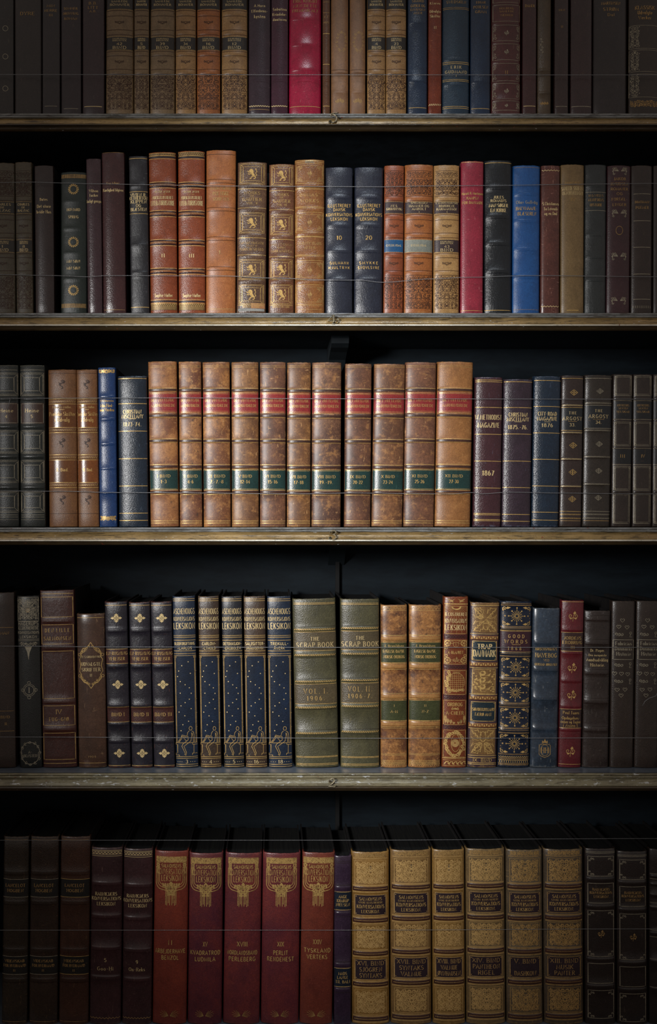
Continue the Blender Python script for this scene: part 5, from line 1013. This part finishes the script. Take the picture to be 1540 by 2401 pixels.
for i, (x0, x1, xt, vt, c, ls, lb) in enumerate(((825, 914, 824, 1999, '9c7338', ('XVI. BIND', 'SJÖGREN', 'SYNTAKS'), 'XVI'), (917, 1013, 916, 1995, '8e6c3e', ('XVII. BIND', 'SYNTAKS', 'VALMUE'), 'XVII'), (1016, 1092, 1014, 1994, '9c773e', ('XVIII. BIND', 'VALMUE', 'ØYNHAUSEN'), 'XVIII'),
    (1095, 1187, 1093, 1992, '826a46', ('XIV. BIND', 'PANTHEON', 'RIGEL'), 'XIV'), (1190, 1275, 1188, 1994, '70604a', ('V. BIND', '', 'DASHKOW'), 'V'), (1278, 1371, 1276, 1993, '5e5040', ('XIII. BIND', 'MUSIK', 'PANTER'), 'XIII'))):
    b = K(1, x0, x1, xt, vt, leather(c, None, .38, .4, 800, .6, 0, 'c8a468', .4, .25), 'tan book with embossed gilt scroll panels, volume numeral ' + lb)
    o = vt - 1995; h = b.W * .41; hs = h - 3; E = ('emb', 'emb', 'emb', 'emb', 'faded', 'faded')[i]; cell = h / 4
    b.scroll(-h, h, 1998 + o, 2007 + o, 5, 'faded', 1.1, i); b.L([2009 + o, 2011 + o], 1, .9, E)
    for v0, v1_ in ((2015, 2072), (2166, 2223), (2318, 2375)):
        b.frame(-h, h, v0 + o, v1_ + o, 1, E).scroll(-hs, hs, v0 + 4 + o, v1_ - 4 + o, 8.5, E, 1.5, 70).scroll(-hs, hs, v0 + 5 + o, v1_ - 5 + o, 13, E, 1.3, 71)
        for q in range(7): b.st([(0, v1_ - 16 + o), (9 * math.cos(q * .52), v1_ - 14 + 9 * math.sin(q * .52) + o)], .9, E)
    b.P(2028 + o, 2042 + o, leather('6a5a44', '4e4232', .5, .3, 900, wamt=0), .07, name='worn_patch', u=0)
    for v in (2081, 2155, 2233, 2305, 2386): b.P(v - 4.5 + o, v + 4.5 + o, leather('4a2a24', '38201c', .36, .3, 800, wamt=0), .93, name='raised_band').R(v + o, 6, 1.4).dots(v + o, 3.2, 1.15, E, .88).L([v - 6.5 + o, v + 6.5 + o, v - 8.2 + o, v + 8.2 + o], 1.1, .93, E)
    for v0, v1_, nm in ((2095, 2143, 'title_label'), (2246, 2294, 'volume_label')):
        b.P(v0 + o, v1_ + o, DKL, .84, name=nm).frame(-h, h, v0 + .5 + o, v1_ - .5 + o, 1.1, E)
        for u in (-h + 3, h - 3):
            for v in (v0 + 4, v1_ - 4): b.dot(u, v + o, 1.1, E)
    s = b.W / 94
    for t, v, w, hh in (('SALMONSENS', 2104.5, 56, 7), ('STORE ILLUSTREREDE', 2113, 60, 4), ('KONVERSATIONS', 2122.5, 68, 8), ('LEKSIKON.', 2134, 46, 7)): b.T(t, v + o, hh, w * s, L='gilt', wt=.16)
    for t, v in zip(ls, (2255.5, 2270, 2284)):
        if t: b.T(t, v + o, 9.5, min(8 * len(t), 66) * s, L='faded', wt=.14)
for x0, x1, xt, o, lb in ((1374, 1446, 1373, 0, 'black-brown book with silvery corner frames, left of its twin'), (1449, 1521, 1448, 8, 'black-brown book with silvery corner frames, right of its twin')):
    b = K(1, x0, x1, xt, 1991 + o * .8, dk('2f2623', rough=.34), lb)
    for v0, v1_ in ((2009, 2055), (2072, 2118), (2136, 2243), (2260, 2306), (2323, 2388)):
        b.frame(-30, 30, v0 + o, v1_ + o, 1.1, 'silv')
        if v0 not in (2072, 2260):
            for a in (-1, 1):
                for c, d in ((v0 + 5, 1), (v1_ - 5, -1)):
                    for q in range(3): b.spiral(a * (26 - q * 4), c + o + d * (q == 0) * 5, 2.6, 1.1, a, q, 1, 'silv')
    b.L([1998 + o, 2001 + o], 1, .95, 'silv').R([2063 + o, 2127 + o, 2251 + o, 2314 + o], 4, 1)
    for t, v, w in (('RAUNKJÆRS', 2086, 40), ('KONVERSATIONS', 2094, 52), ('LEKSIKON', 2103, 34)): b.T(t, v + o, 5.5, w, L='faded')
    b.fleur(0, 2190 + o, 9, 'faded')
b = K(1, 1524, 1590, 1524, 1992, dk('2f2623', rough=.34), 'dark ribbed book cut by the right edge of the bottom row'); b.R([2056, 2075, 2100, 2130, 2190, 2255, 2320], 3, 1.2).L([2050, 2062, 2118, 2126, 2182, 2198, 2250, 2316], 1, .95, 'silv')
for b in ALL: b.build()
# a loose wire end hangs at the left of shelf 3, another at the right of shelf 2
o = tube([px(24, 933, .0), px(22, 944, -.001), px(19, 953, .0), px(17, 961, .001)], .0005, 'loose_wire_end', WIRE); tag(o, 'short loose wire end hanging from the upper wire at the left, shelf numbered 3', 'wire')
o = tube([px(1543, 1622, .02), px(1537, 1632, .02), px(1522, 1637, .018), px(1512, 1644, .017), px(1506, 1655, .018)], .0005, 'loose_wire_end', WIRE); tag(o, 'bent loose wire end at the right edge in front of the heart-stamped books', 'wire')
